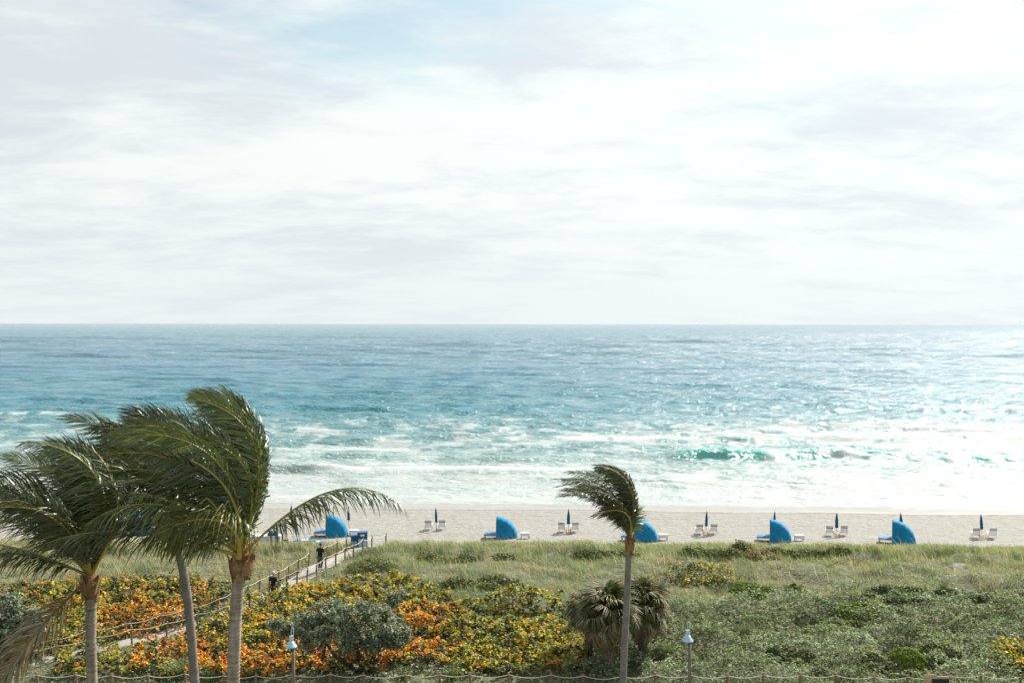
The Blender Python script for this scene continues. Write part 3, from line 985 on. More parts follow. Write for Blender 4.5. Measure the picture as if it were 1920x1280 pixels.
# creeping beach vine and low weeds: rounded clumps of grey-green leaves
n = 340000
x = rng.uniform(-32, 40, n)
y = rng.uniform(47, 70, n)
inview = np.abs(x / y) < 0.56
x, y = x[inview], y[inview]
px = 960 + F * x / y
zone_lim = np.interp(px, [0, 450, 800, 1050, 1300, 1600, 1920], [66, 66, 60, 60.5, 63.5, 65.5, 66]) + 1.8 * fbm(x / 3, y / 3, 2, 241)
right = sstep(px, 1020, 1120) 
bumpv = fbm(x / 1.9, y / 1.5, 3, 251) + 0.45 * fbm(x / 0.7, y / 0.7, 2, 254)
pk = (1 - sstep(y, zone_lim - 1.0, zone_lim + 2.0)) * (0.16 + 0.84 * right) * np.clip(0.75 + 1.0 * bumpv, 0.12, 1)
ok = (rng.uniform(size=len(x)) < pk) & (path_dist(x, y) > 0.1) & ~keep_out(x, y)
x, y, bumpv = x[ok], y[ok], bumpv[ok]
n = len(x)
hv = np.clip(0.28 + 0.62 * bumpv + 1.5 * np.maximum(0, fbm(x / 3.4, y / 2.3, 2, 258)), 0.05, 1.7)
hv = np.minimum(hv, 0.22 + 1.5 * sstep(y, 53.2, 56.5))
fr = np.clip(1 - np.abs(rng.normal(0, 0.32, n)), 0.05, 1)
P = np.stack([x, y, terrain(x, y) + hv * fr], -1)
N = nrm(np.stack([rng.normal(0.1, 0.55, n), rng.normal(-0.1, 0.55, n), np.abs(rng.normal(0.7, 0.4, n))], -1))
zt_ = sstep(fbm(x / 4.5, y / 3.5, 3, 256) + rng.normal(0, 0.12, n), -0.25, 0.3)[:, None]
col = palette(n, [(0.155, 0.185, 0.105), (0.215, 0.240, 0.150), (0.090, 0.120, 0.062), (0.265, 0.285, 0.195)], [0.35, 0.3, 0.2, 0.15]) * zt_ \
    + palette(n, [(0.085, 0.110, 0.050), (0.150, 0.175, 0.078), (0.23, 0.23, 0.135)], [0.4, 0.4, 0.2]) * (1 - zt_)
col *= 0.85 * (1 + 0.75 * np.clip(fbm(x / 2.0, y / 1.3, 3, 266), -0.45, 0.6))[:, None]
col[fr < 0.55] *= 0.75  # shade of hollows put into the colour: noise patches and lower leaves darkened
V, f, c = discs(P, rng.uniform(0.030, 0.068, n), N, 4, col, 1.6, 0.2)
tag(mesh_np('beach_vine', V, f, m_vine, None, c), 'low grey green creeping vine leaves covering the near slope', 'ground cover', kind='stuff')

# fine grass between the vines and along the bottom fence
n = 150000
x = rng.uniform(-32, 38, n)
y = rng.uniform(46, 68, n)
inview = np.abs(x / y) < 0.56
x, y = x[inview], y[inview]
px = 960 + F * x / y
pk = np.clip(0.55 + 0.9 * fbm(x / 2.2, y / 1.7, 3, 261), 0.04, 1) * np.where(px > 1020, 0.6 + 0.4 * (1 - sstep(y, 54, 58)), 0.9)
ok = (rng.uniform(size=len(x)) < pk) & (path_dist(x, y) > 0.1) & ~keep_out(x, y)
x, y = x[ok], y[ok]
n = len(x)
P = np.stack([x, y, terrain(x, y) - 0.02], -1)
lean = WIND * rng.uniform(0.0, 0.5, n)[:, None] + rng.normal(0, 0.45, (n, 3)) * [1, 1, 0]
h = np.clip(0.26 + 0.22 * fbm(x / 1.2, y / 1.2, 3, 263) + rng.normal(0, 0.08, n), 0.08, 0.7)
col = palette(n, [(0.135, 0.165, 0.085), (0.19, 0.215, 0.125), (0.25, 0.25, 0.17), (0.075, 0.10, 0.042)], [0.4, 0.25, 0.15, 0.2])
V, f, c = blades(P, h, rng.uniform(0.012, 0.026, n), lean, col)
tag(mesh_np('low_grass', V, f, m_grass, None, c), 'fine grey green grass between the vines and along the bottom rope fence', 'grass', kind='stuff')


# ------------------------------------------------------------------ separate low bushes
def bush(name, px, py, rx, ry, hz, cols, wts, label, cat='bush', n=2600, r=(0.035, 0.07), k=5, mat=None, fuzz=0.18, group=None):
    g = hit(px, py, 0.0)
    root = empty(name, g)
    u = nrm(rng.normal(size=(n, 3)))
    u[:, 2] = np.abs(u[:, 2])
    nl = 1 if fuzz < 0.1 else 9
    lc = rng.normal(0, 0.55, (nl, 2)) if nl > 1 else np.zeros((1, 2))
    ls = rng.uniform(0.3, 0.62, nl) if nl > 1 else np.ones(1)
    li = rng.choice(nl, n, p=ls ** 2 / (ls ** 2).sum())
    rad = (1 - np.abs(rng.normal(0, fuzz * (1.5 if nl > 1 else 1), n))) * (1 + (0.35 if nl > 1 else 0.12) * fbm(u[:, 0] * 2.2 + px + li, u[:, 1] * 2.2 + u[:, 2] * 1.7, 3, 300))
    P = u * (rad * ls[li])[:, None]
    P[:, :2] += lc[li]
    P = P * [rx, ry, hz * (1.25 if nl > 1 else 1)]
    P[:, 2] += 0.03 + terrain(P[:, 0] + g[0], P[:, 1] + g[1]) - g[2]
    N = nrm(u + rng.normal(0, 0.6, (n, 3)))
    V, f, c = discs(P, rng.uniform(*r, n), N, k, palette(n, cols, wts), 1.3, 0.2)
    tag(mesh_np('foliage', V, f, mat or m_leaf, root, c), kind='stuff')
    mb = MB()
    for i in range(9):
        q = P[rng.integers(n)] * 0.85
        mb.tube([(q[0] * .1, q[1] * .1, -0.05), (q[0] * .5, q[1] * .5, q[2] * .6), tuple(q)], [0.03, 0.02, 0.008], 4)
    tag(mb.build('stems', m_wood, root), kind='stuff')
    tag(root, label, cat, group)
    return root

GR = [(0.055, 0.09, 0.025), (0.085, 0.13, 0.035), (0.13, 0.17, 0.05)]
DK = [(0.055, 0.072, 0.034), (0.095, 0.115, 0.055), (0.15, 0.165, 0.09)]
bush('clipped_bush', 1702, 1252, 1.0, 0.95, 1.05, [(0.085, 0.125, 0.022), (0.13, 0.17, 0.03), (0.05, 0.085, 0.02)], [.4, .4, .2],
     'smooth rounded bright green bush at the bottom right by the rope fence', n=9000, r=(0.02, 0.04), fuzz=0.07)
bush('dark_bush', 1762, 1238, 1.35, 0.9, 0.95, DK, [.55, .3, .15], 'dark spreading bush just right of the rounded bright green bush', n=4200)
bush('dark_bush', 1640, 1250, 0.9, 0.7, 0.7, DK, [.4, .4, .2], 'olive leafy bush just left of the rounded bright green bush', n=2600)
bush('dark_bush', 1480, 1232, 1.1, 0.7, 0.65, DK, [.5, .35, .15], 'dark low bush on the near slope between the right lamp and the rounded bush', n=2600)
bush('dark_bush', 1690, 1122, 1.5, 0.9, 0.85, [(0.045, 0.07, 0.038), (0.08, 0.11, 0.06), (0.14, 0.165, 0.105)], [.5, .3, .2], 'dark glossy bush high on the right slope left of another like it', n=4200, r=(0.05, 0.09))
bush('dark_bush', 1812, 1128, 1.5, 0.9, 0.85, [(0.045, 0.07, 0.038), (0.08, 0.11, 0.06), (0.14, 0.165, 0.105)], [.5, .3, .2], 'dark glossy bush high on the slope nearest the right edge', n=4200, r=(0.05, 0.09))
bush('dark_bush', 1425, 1112, 1.9, 0.9, 0.75, GR, [.5, .35, .15], 'leafy green bush on the slope below the lone sea grape mound', n=4200)
bush('dark_bush', 1600, 1155, 1.7, 0.9, 0.6, GR, [.5, .35, .15], 'leafy green bush in the middle of the right slope', n=3600)
bush('dark_bush', 1345, 1045, 1.6, 0.8, 0.85, DK, [.5, .35, .15], 'dark green bush just beyond the lone sea grape mound', n=3600)
bush('dark_bush', 1500, 1044, 1.9, 0.7, 0.75, DK, [.5, .35, .15], 'dark green bush on the crest below the cabana second from the right', n=3600)
bush('dark_bush', 1418, 1046, 1.1, 0.7, 0.65, [(0.12, 0.085, 0.045), (0.20, 0.15, 0.085), (0.08, 0.09, 0.04)], [.4, .3, .3], 'brown dry bush on the crest beside a patch of bare sand', n=2600)
bush('dark_bush', 1130, 1045, 1.7, 0.7, 0.8, DK, [.5, .35, .15], 'dark shaggy bush on the crest left of the lone coconut palm trunk', n=3600)
bush('dark_bush', 850, 1052, 1.6, 0.7, 0.7, DK, [.4, .35, .25], 'dark shaggy bush on the crest below the first cabana right of the arching frond', n=3200)
bush('dark_bush', 905, 1100, 2.2, 0.8, 0.85, DK, [.4, .35, .25], 'dark shaggy bush behind the raised sea grape clump', n=3600)
bush('dark_bush', 690, 1062, 2.0, 0.9, 0.75, [(0.06, 0.08, 0.04), (0.10, 0.12, 0.06), (0.16, 0.17, 0.09)], [.4, .35, .25], 'grey green bush on the crest right of the path', n=4200, r=(0.02, 0.05))


def spiky(px, py, h, n, label, spread=0.9, cols=None):
    """saw palmetto: stiff blades fanning out of one foot"""
    g = hit(px, py, 0)
    root = empty('palmetto_clump', g)
    P = np.zeros((n, 3))
    P[:, :2] = rng.normal(0, 0.16 * h, (n, 2))
    az = rng.uniform(0, 2 * np.pi, n)
    sp_ = rng.uniform(0.1, spread, n)
    lean = np.stack([np.cos(az) * sp_ - 0.15, np.sin(az) * sp_, -0.1 * sp_], -1)
    V, f, c = blades(P, rng.uniform(0.55, 1.05, n) * h, np.full(n, 0.045), lean, palette(n, cols or [(0.075, 0.11, 0.04), (0.12, 0.155, 0.065), (0.20, 0.20, 0.11)], [.4, .4, .2]), 0.8)
    tag(mesh_np('leaf_blades', V, f, m_fan, root, c), kind='stuff')
    MB().tube([(0, 0, -0.1), (0.02, 0, 0.12), (0.0, 0.02, 0.25)], [0.09, 0.08, 0.05], 6).build('stem', m_bark, root)
    tag(root, label, 'palmetto', 'palmetto clumps on the near slope')

spiky(1248, 1232, 1.1, 130, 'spiky palmetto clump right of the fan palms')
spiky(1420, 1252, 0.95, 90, 'spiky palmetto clump on the near slope right of the lamp')
spiky(1400, 1190, 0.9, 80, 'spiky palmetto clump higher up the slope right of the lamp')
spiky(1512, 1192, 0.55, 60, 'small spiky palmetto tuft alone on the near slope')
spiky(1770, 1110, 0.9, 80, 'spiky palmetto clump high on the right slope among dark bushes')
spiky(335, 1275, 1.35, 170, 'big spiky palmetto clump left of the grey palm trunk foot')
spiky(400, 1277, 1.1, 120, 'spiky palmetto clump between the grey trunk and the tall trunk')
spiky(850, 1274, 0.9, 120, 'spiky palmetto clump by the bottom rope left of the fan palms')
spiky(760, 1272, 0.8, 100, 'spiky palmetto clump by the bottom rope right of the silver tree')
spiky(500, 1268, 0.8, 90, 'low palmetto clump between the tall trunk and the left lamp', cols=[(0.06, 0.11, 0.035), (0.10, 0.15, 0.05)] + [(0.16, 0.18, 0.08)])

# ------------------------------------------------------------------ silver buttonwood trees
def silver_tree(px, py, Y, blobs, trunks, label, n=15000, leaf=(0.030, 0.062)):
    gz = float(terrain((px - 960) / F * Y, Y))
    g = np.array([(px - 960) / F * Y, Y, gz])
    root = empty('silver_buttonwood', g)
    B = []
    for bx, by, br, bd in blobs:
        c_ = ray(bx, by, Y + bd) - g
        B.append((c_, 0.88 * br / F * Y))
    ws = np.array([b[1] ** 2 for b in B])
    pick = rng.choice(len(B), n, p=ws / ws.sum())
    cen = np.array([b[0] for b in B])[pick]
    rad = np.array([b[1] for b in B])[pick]
    # twig tips: leaves gather in small tufts on the blob surface
    nt = n // 30
    tp = rng.choice(len(B), nt, p=ws / ws.sum())
    tu = nrm(rng.normal(size=(nt, 3)))
    tpos = np.array([b[0] for b in B])[tp] + tu * (np.array([b[1] for b in B])[tp] * np.clip(1 - np.abs(rng.normal(0, 0.34, nt)) + 0.35 * (rng.uniform(size=nt) < 0.14), 0.2, 1.35))[:, None] * [1, 1, 0.85]
    own = rng.integers(0, nt, n)
    P = tpos[own] + rng.normal(0, 0.10, (n, 3))
    N = nrm(tu[own] * 0.5 + rng.normal(0, 0.7, (n, 3)) + [0.1, 0, 0.4])
    tone = rng.uniform(0.6, 1.3, nt)[own][:, None]
    col = palette(n, [(0.118, 0.135, 0.092), (0.170, 0.188, 0.136), (0.078, 0.092, 0.056), (0.11, 0.135, 0.07)], [.35, .3, .2, .15], 0.15) * tone
    V, f, c = discs(P, rng.uniform(*leaf, n), N, 4, col, 1.9, 0.15)
    crown = tag(mesh_np('crown', V, f, m_silver, root, c), kind='stuff')
    for path_ in trunks:
        mb = MB()
        pts = [ray(a, b_, Y + dz) - g for a, b_, dz, _ in path_]
        if path_[0][3] > 0.08:
            pts[0][2] = min(pts[0][2], -0.1)
        mb.tube([tuple(p) for p in pts], [q[3] * 1.35 for q in path_], 7)
        # limbs reaching into the crown
        mb.build('trunk', m_wood, root, smooth=True)
    tips = rng.choice(len(B), 14)
    mb = MB()
    hub = [ray(q[-1][0], q[-1][1], Y + q[-1][2]) - g for q in trunks]
    for ti in range(len(B)):
        hb = min(hub, key=lambda q: np.linalg.norm(q - B[ti][0]))
        e = B[ti][0] + [0, 0, 0.3 * B[ti][1]]
        m_ = (hb + e) / 2 + rng.normal(0, 0.12, 3)
        mb.tube([tuple(hb), tuple(m_), tuple(e)], [0.05, 0.035, 0.012], 5)
    tag(mb.build('limbs', m_wood, root), kind='stuff')
    tag(root, label, 'tree')

silver_tree(680, 1268, 55.2,
            [(560, 1170, 34, 0), (600, 1158, 36, 0.6), (645, 1150, 36, 0), (690, 1158, 36, -0.4), (725, 1180, 36, 0), (745, 1195, 26, 0.3), (620, 1185, 32, -0.8), (665, 1195, 34, -0.8),
             (585, 1195, 28, -0.3), (715, 1150, 24, 1.0), (535, 1182, 22, 0.2), (700, 1205, 28, -0.5), (645, 1212, 24, 0), (745, 1112, 17, 2.2), (735, 1130, 17, 1.8), (760, 1180, 18, 0.5), (625, 1138, 18, 0.8), (515, 1170, 14, 0.2)],
            [[(683, 1275, 0, .13), (680, 1250, 0, .12), (672, 1225, 0, .10), (668, 1205, 0, .07)],
             [(693, 1272, 0.2, .12), (697, 1245, 0.2, .10), (705, 1220, 0.2, .08), (712, 1198, 0.3, .05)],
             [(682, 1262, 0, .10), (650, 1245, -0.1, .09), (628, 1228, -0.1, .07), (612, 1205, 0, .05)],
             [(603, 1272, 0.1, .09), (602, 1250, 0.1, .08), (608, 1225, 0.1, .06), (612, 1205, 0.1, .04)]],
            'wide grey leaved silver tree with several dark trunks behind the left lamp', n=16000)
silver_tree(15, 1262, 56.0,
            [(-25, 1165, 40, 0), (20, 1150, 34, 0.3), (55, 1160, 28, 0), (30, 1185, 34, -0.4), (70, 1185, 22, 0.2), (-10, 1200, 32, 0), (35, 1210, 26, -0.3), (10, 1128, 20, 0.4)],
            [[(17, 1290, 0, .16), (16, 1262, 0, .14), (13, 1240, 0, .12), (20, 1215, 0, .08)],
             [(14, 1262, 0, .10), (35, 1238, 0.1, .08), (50, 1215, 0.1, .05)]],
            'grey leaved silver tree cut off by the left edge', n=16000)

# ------------------------------------------------------------------ coconut palms
def trunk_mesh(pts, r0, r1, ring, seed=0):
    """ringed palm trunk along a curve of points (bottom to top)"""
    pts = np.array(pts, float)
    s = np.concatenate([[0], np.cumsum(np.linalg.norm(np.diff(pts, axis=0), axis=1))])
    n = int(s[-1] / (ring / 3)) + 1
    q = np.linspace(0, s[-1], n)
    # smooth through the points
    cs = np.stack([np.interp(q, s, pts[:, i]) for i in range(3)], -1)
    for _ in range(60):
        cs[1:-1] = (cs[:-2] + 2 * cs[1:-1] + cs[2:]) / 4
    ph = (q / ring + 0.4 * perlin(q * 1.3, q * 0 + seed, 3)) % 1.0
    rad = np.interp(q, [0, 0.6, 2.0, s[-1]], [r0 * 1.35, r0 * 1.1, r0, r1])
    rad = rad * (1 + 0.11 * (1 - ph) ** 2 + 0.05 * perlin(q * 0.7, q * 0 + seed * 3.1, 5))
    K = 14
    a = np.arange(K) * 2 * np.pi / K
    wob = 1 + 0.03 * perlin(q[:, None] * 2.0 + a[None] * 2, a[None] * 3 + q[:, None] * 0, 8)
    V = np.stack([cs[:, 0, None] + np.cos(a) * rad[:, None] * wob, cs[:, 1, None] + np.sin(a) * rad[:, None] * wob, cs[:, 2, None] + 0 * a + 0.02 * np.sin(a * 2 + 1)], -1)
    idx = np.arange(n * K).reshape(n, K)
    f = np.stack([idx[:-1], np.roll(idx[:-1], -1, 1), np.roll(idx[1:], -1, 1), idx[1:]], -1).reshape(-1, 4)
    return V.reshape(-1, 3), f, ph


m_trunk, t = newmat('palm_trunk')
ob = t.n('ShaderNodeTexCoord').outputs['Object']
ns = t.noise(t.map(ob, scale=(6, 6, 1.2)), 1.0, 5, 0.65)
rg = t.noise(t.map(ob, scale=(1, 1, 11)), 1.0, 4, 0.7)
tcol = t.ramp(t.math('ADD', t.math('MULTIPLY', ns, 0.45), t.math('MULTIPLY', rg, 0.55)),
              [(0.34, (0.085, 0.068, 0.050)), (0.50, (0.235, 0.200, 0.155)), (0.64, (0.36, 0.32, 0.26))])
bp = t.n('ShaderNodeBump', ins={'Strength': 0.6, 'Distance': 0.03, 'Height': rg})
b = t.n('ShaderNodeBsdfPrincipled', ins={'Base Color': tcol, 'Roughness': 0.85, 'Normal': bp.outputs[0], 'Specular IOR Level': 0.25})
t.n('ShaderNodeOutputMaterial', ins={0: b.outputs[0]})
m_trunk_dark = solid('grey_palm_trunk', (0.165, 0.150, 0.130), 0.88, 0.3, 3.0, 0.2, 0.5)  # plain grey bark of the slim palm and the lone palm
m_fibre = solid('palm_fibre', (0.17, 0.095, 0.042), 0.95, 0.45, 5.0, 0.15, 0.8)
m_boot = solid('dry_leaf_base', (0.225, 0.155, 0.08), 0.85, 0.35, 5.0, 0.2, 0.5)
m_flower = solid('flower_stalk', (0.42, 0.24, 0.045), 0.7, 0.3, 9.0, 0.3)
GREEN = np.array([(0.036, 0.055, 0.017), (0.052, 0.074, 0.024), (0.026, 0.042, 0.013), (0.092, 0.104, 0.034), (0.045, 0.066, 0.022)])
RACH = np.array((0.30, 0.24, 0.045))


def frond(origin, d0, L, wind, grav, rng_, nl=72, ll=1.2, lw=0.046, col=GREEN, rach=RACH, name='frond', parent=None, sweep=1.0, fold=0.25, bare=0.14, twist=0.0, label=None, straight=0.0, droop=1.0, shade=None):
    """one feather leaf: rachis bent by wind and weight, leaflets streaming from both sides"""
    N = 26
    d = nrm(np.array(d0, float))
    shade_ = shade or rng_.choice([0.5, 0.7, 0.9, 1.15, 1.6])
    col = col * shade_
    up0 = np.array([0, 0, 1.0]) if abs(d[2]) < 0.93 else np.array([0.35, -0.9, 0.1])
    nor = nrm(up0 - d * np.dot(up0, d))
    P = [np.zeros(3)]
    D, NR = [d], [nor]
    wv = np.array(wind, float)
    for i in range(N):
        tt_ = (i + 1) / N
        k = max(0.0, tt_ - straight) / (1 - straight)
        d = nrm(d + (wv * k ** 0.8 + np.array([0, 0, -grav]) * k ** 1.2) * (1.0 / N) * 2.2)
        nor = nrm(nor - d * np.dot(nor, d))
        P.append(P[-1] + d * L / N)
        D.append(d)
        NR.append(nor)
    P, D, NR = np.array(P), np.array(D), np.array(NR)
    q = np.linspace(bare, 1.0, nl) ** 1.0
    ii = q * N
    def at(A):
        lo = np.clip(ii.astype(int), 0, N - 1)
        fr = (ii - lo)[:, None]
        return A[lo] * (1 - fr) + A[lo + 1] * fr
    p, dd_, nn = at(P), nrm(at(D)), nrm(at(NR))
    side = nrm(np.cross(dd_, nn))
    if twist:
        c_, s_ = math.cos(twist), math.sin(twist)
        side, nn = side * c_ + nn * s_, nn * c_ - side * s_
    prof = np.interp(q, [bare, 0.25, 0.5, 0.8, 1.0], [0.55, 0.95, 1.0, 0.72, 0.36])
    ang = np.interp(q, [0, 0.3, 0.8, 1.0], [R(68), R(58), R(40), R(14)])
    Vs, Fs, Cs = [], [], []
    base = 0
    wl = nrm(wv + 1e-6) * min(1.0, np.linalg.norm(wv))
    for sg in (-1, 1):
        n = len(q)
        a = ang + rng_.normal(0, 0.08, n)
        dr = nrm(dd_ * np.cos(a)[:, None] + side * (sg * np.sin(a))[:, None] + nn * (fold * rng_.uniform(0.4, 1.3, n))[:, None])
        ln = ll * prof * rng_.uniform(0.72, 1.15, n)
        drp = np.array([0, 0, -1.0]) * (0.35 + 0.9 * rng_.uniform(size=(n, 1))) * (0.6 + grav * 0.4) * droop
        # leaflets on the windward side are folded back over the rachis
        ag = np.clip(-(dr @ nrm(wl + 1e-9)), 0, 1)[:, None] * min(1.0, np.linalg.norm(wl)) * min(1.0, 2 * sweep)
        d1 = nrm(dr + wl * (0.25 * sweep + 0.7 * ag) + drp * 0.15)
        d2 = nrm(dr + wl * (0.8 * sweep + 1.6 * ag) + drp * 0.75)
        d3 = nrm(dr * 0.8 + wl * (1.2 * sweep + 1.8 * ag) + drp * 1.35)
        wvec = nrm(np.cross(dr, nn) + rng_.normal(0, 0.32, (n, 3)))
        d2 = nrm(d2 + rng_.normal(0, 0.05, (n, 3)))
        d3 = nrm(d3 + rng_.normal(0, 0.10, (n, 3)))
        b0 = p + side * (sg * 0.012)
        m1 = b0 + d1 * (ln * 0.33)[:, None]
        m2 = m1 + d2 * (ln * 0.35)[:, None]
        tp = m2 + d3 * (ln * 0.34)[:, None]
        hw = (lw / 2) * np.sqrt(prof)[:, None] * rng_.uniform(0.8, 1.15, (n, 1))
        V = np.stack([b0 - wvec * hw * 0.6, b0 + wvec * hw * 0.6, m1 + wvec * hw, m1 - wvec * hw, m2 + wvec * hw * 0.8, m2 - wvec * hw * 0.8, tp + wvec * hw * 0.08, tp - wvec * hw * 0.08], 1).reshape(-1, 3)
        b = base + np.arange(n)[:, None] * 8
        f = np.stack([b + [0, 1, 2, 3], b + [3, 2, 4, 5], b + [5, 4, 6, 7]], 1).reshape(-1, 4)
        cc = col[rng_.integers(0, len(col), n)] * rng_.uniform(0.75, 1.3, (n, 1))
        Vs.append(V)
        Fs.append(f)
        c3 = np.repeat(cc, 3, 0)
        c3[2::3] = c3[2::3] * 0.8 + np.array((0.13, 0.10, 0.04)) * 0.25
        Cs.append(c3)
        base += n * 8
    # rachis
    rr = np.interp(np.linspace(0, 1, N + 1), [0, 0.12, 0.5, 1], [0.062, 0.036, 0.022, 0.006])
    K = 5
    a = np.arange(K) * 2 * np.pi / K
    S = nrm(np.cross(D, NR))
    RV = P[:, None] + (S[:, None] * np.cos(a)[None, :, None] * 1.3 + NR[:, None] * np.sin(a)[None, :, None]) * rr[:, None, None]
    idx = base + np.arange((N + 1) * K).reshape(N + 1, K)
    f = np.stack([idx[:-1], np.roll(idx[:-1], -1, 1), np.roll(idx[1:], -1, 1), idx[1:]], -1).reshape(-1, 4)
    Vs.append(RV.reshape(-1, 3))
    Fs.append(f)
    Cs.append(np.tile(rach * rng_.uniform(0.8, 1.2), (len(f), 1)))
    o = mesh_np(name, np.concatenate(Vs), np.concatenate(Fs), m_palm, parent, np.concatenate(Cs))
    o.location = origin
    if label:
        o['label'] = label
    return o


def coconut_palm(name, trunk_px, Y, r0, r1, apex, fronds, boot, label, trunk_mat=None, seed=1, fl=4.6, base_px=None):
    rg_ = np.random.default_rng(seed)
    top = ray(*apex, Y)
    pts = [ray(a, b_, Y) for a, b_ in trunk_px]
    x0 = pts[0][0]
    gz = float(terrain(x0, Y))
    base = np.array([x0 + (base_px or 0.0), Y, gz])
    root = empty(name, base)
    allp = [base - [0, 0, 0.25]] + pts
    V, f, ph = trunk_mesh([p - base for p in allp], r0, r1, 0.105, seed)
    mesh_np('trunk', V, f, trunk_mat or m_trunk, root, smooth=True)
    o = top - base
    # sheath of brown fibre and old leaf bases under the crown
    bw, bh = boot
    mb = MB()
    prof = [(bw * 0.55, -bh * 1.1), (bw * 0.82, -bh * 0.9), (bw * 1.0, -bh * 0.6), (bw * 1.05, -bh * 0.35), (bw * 0.85, -bh * 0.1), (bw * 0.6, bh * 0.15), (bw * 0.3, bh * 0.4)]
    mb.lathe(prof, 14, (0, 0, 0), 0.10, 5)
    mb.build('fibre_sheath', m_fibre, root, smooth=True, loc=tuple(o))
    for i in range(16):
        a = i * 2.4 + seed
        zz_ = -bh * (0.10 + 0.055 * i)
        c_, s_ = math.cos(a), math.sin(a)
        w_ = bw * 1.0 if i < 10 else bw * 0.85
        b2 = MB()
        p0 = Vector((c_ * w_ * 0.9, s_ * w_ * 0.9, zz_ - 0.18))
        p1 = Vector((c_ * w_ * 1.06, s_ * w_ * 1.06, zz_ + 0.02))
        p2 = Vector((c_ * w_ * 1.30, s_ * w_ * 1.30, zz_ + 0.16 + 0.16 * rg_.uniform()))
        tv = Vector((-s_, c_, 0)) * bw * 0.38 + Vector((0, 0, 0.10 * bw * rg_.normal()))
        b2.add([p0 - tv, p0 + tv, p1 + tv * 0.8, p1 - tv * 0.8, p2 + tv * 0.35, p2 - tv * 0.35,
                p0 * 0.93 - tv, p0 * 0.93 + tv, p1 * 0.93 + tv * 0.8, p1 * 0.93 - tv * 0.8, p2 * 0.93 + tv * 0.35, p2 * 0.93 - tv * 0.35],
               [(0, 1, 2, 3), (3, 2, 4, 5), (7, 6, 9, 8), (8, 9, 11, 10), (0, 6, 7, 1), (4, 10, 11, 5), (1, 7, 8, 2), (2, 8, 10, 4), (6, 0, 3, 9), (9, 3, 5, 11)])
        b2.build('leaf_base', m_boot if i % 3 else m_fibre, root, loc=tuple(o))
    for fr in fronds:
        fr = dict(fr)
        fr.setdefault('L', fl * rg_.uniform(0.80, 1.12))
        d0 = fr.pop('d')
        L = fr.pop('L')
        wd = fr.pop('w', (-1.0, 0.1, 0.05))
        gv = fr.pop('g', 0.8)
        off_ = fr.pop('o', (0, 0, 0))
        frond(tuple(o + np.array(off_)), d0, L, wd, gv, rg_, parent=root, **fr)
    tag(root, label, 'palm tree', 'coconut palms bent by the wind')
    return root, o


def wind_crown(seed, n, up=(0.35, 1.0), wscale=1.0, spread=0.55, **kw):
    """fronds that leave the bud on every side and are blown over to the left"""
    r = np.random.default_rng(seed)
    out = []
    for i in range(n):
        az = i * 2.39996 + r.normal(0, 0.2)
        el = r.uniform(*up)
        dx, dy = math.cos(az) * spread, math.sin(az) * spread
        d0 = (dx * (0.55 if dx > 0 else 1.0) + 0.06, dy, el)
        wnd = (-wscale * r.uniform(1.1, 2.1), 0.15 * r.normal(), r.uniform(-0.15, 0.15))
        out.append(dict(d=d0, w=wnd, g=r.uniform(0.5, 1.3), twist=r.normal(0, 0.5), sweep=r.uniform(0.3, 0.9), straight=r.uniform(0.0, 0.18), droop=r.uniform(0.15, 1.2), **kw))
    return out

# the tall palm in front (right one of the left group)
fr_a = wind_crown(21, 11, (0.7, 1.5), 1.05, 0.45)
fr_a += [dict(d=(0.36, 0.1 * k, 1.4), w=(-2.2 - 0.15 * k, 0.1 * (k - 2), 0.06 * k), g=0.3, L=5.1 + 0.12 * k, sweep=0.5, straight=0.26, droop=0.3 + 0.15 * k) for k in range(5)]
fr_a += [dict(d=(0.38, -0.25, 1.3), w=(-1.9, 0.0, -0.2), g=0.9, L=4.3, sweep=0.7, straight=0.15),
         dict(d=(0.40, 0.3, 1.15), w=(-1.8, 0.1, -0.15), g=0.7, L=4.4, sweep=0.6, straight=0.18),
         dict(d=(0.30, -0.7, 1.15), w=(-3.2, 0.25, -0.3), g=1.9, L=3.3, ll=1.45, sweep=0.15, nl=95, col=GREEN * [2.3, 2.0, 1.4], rach=RACH * 1.4, fold=-0.1, bare=0.2, o=(0.05, -0.45, 0)),
         dict(d=(1.0, -0.15, 0.92), w=(0.2, 0.0, 0.05), g=1.6, L=5.1, sweep=0.1, nl=92, ll=1.3, bare=0.20, fold=-0.15, col=GREEN * [1.5, 1.35, 1.2], straight=0.10, shade=0.85),
         dict(d=(-0.75, -0.35, 0.62), w=(-0.7, 0.0, 0.0), g=1.2, L=4.4, sweep=0.4, ll=1.0, fold=0.05),
         dict(d=(-0.85, 0.25, 0.45), w=(-0.7, 0.0, 0.05), g=1.05, L=4.5, sweep=0.4, fold=0.05),
         dict(d=(-0.55, -0.3, 0.95), w=(-0.9, 0.0, 0.05), g=1.0, L=4.5, sweep=0.6),
         dict(d=(-0.6, 0.35, 1.0), w=(-0.9, 0.05, 0.1), g=0.8, L=4.7, sweep=0.6),
         dict(d=(-0.35, -0.1, 1.2), w=(-0.9, 0.0, 0.1), g=0.9, L=4.8, sweep=0.8),
         dict(d=(-1.0, -0.35, 0.42), w=(-0.3, 0.0, 0.1), g=0.8, L=5.0, sweep=0.15, fold=-0.1, ll=1.3, o=(0, -0.2, 0)),
         dict(d=(-0.9, 0.2, 0.75), w=(-0.5, 0.0, 0.0), g=1.1, L=5.2, sweep=0.2, fold=-0.05, ll=1.3),
         dict(d=(-0.7, -0.5, 0.9), w=(-0.5, 0.0, 0.0), g=1.5, L=4.6, sweep=0.2, fold=-0.05, ll=1.3)]
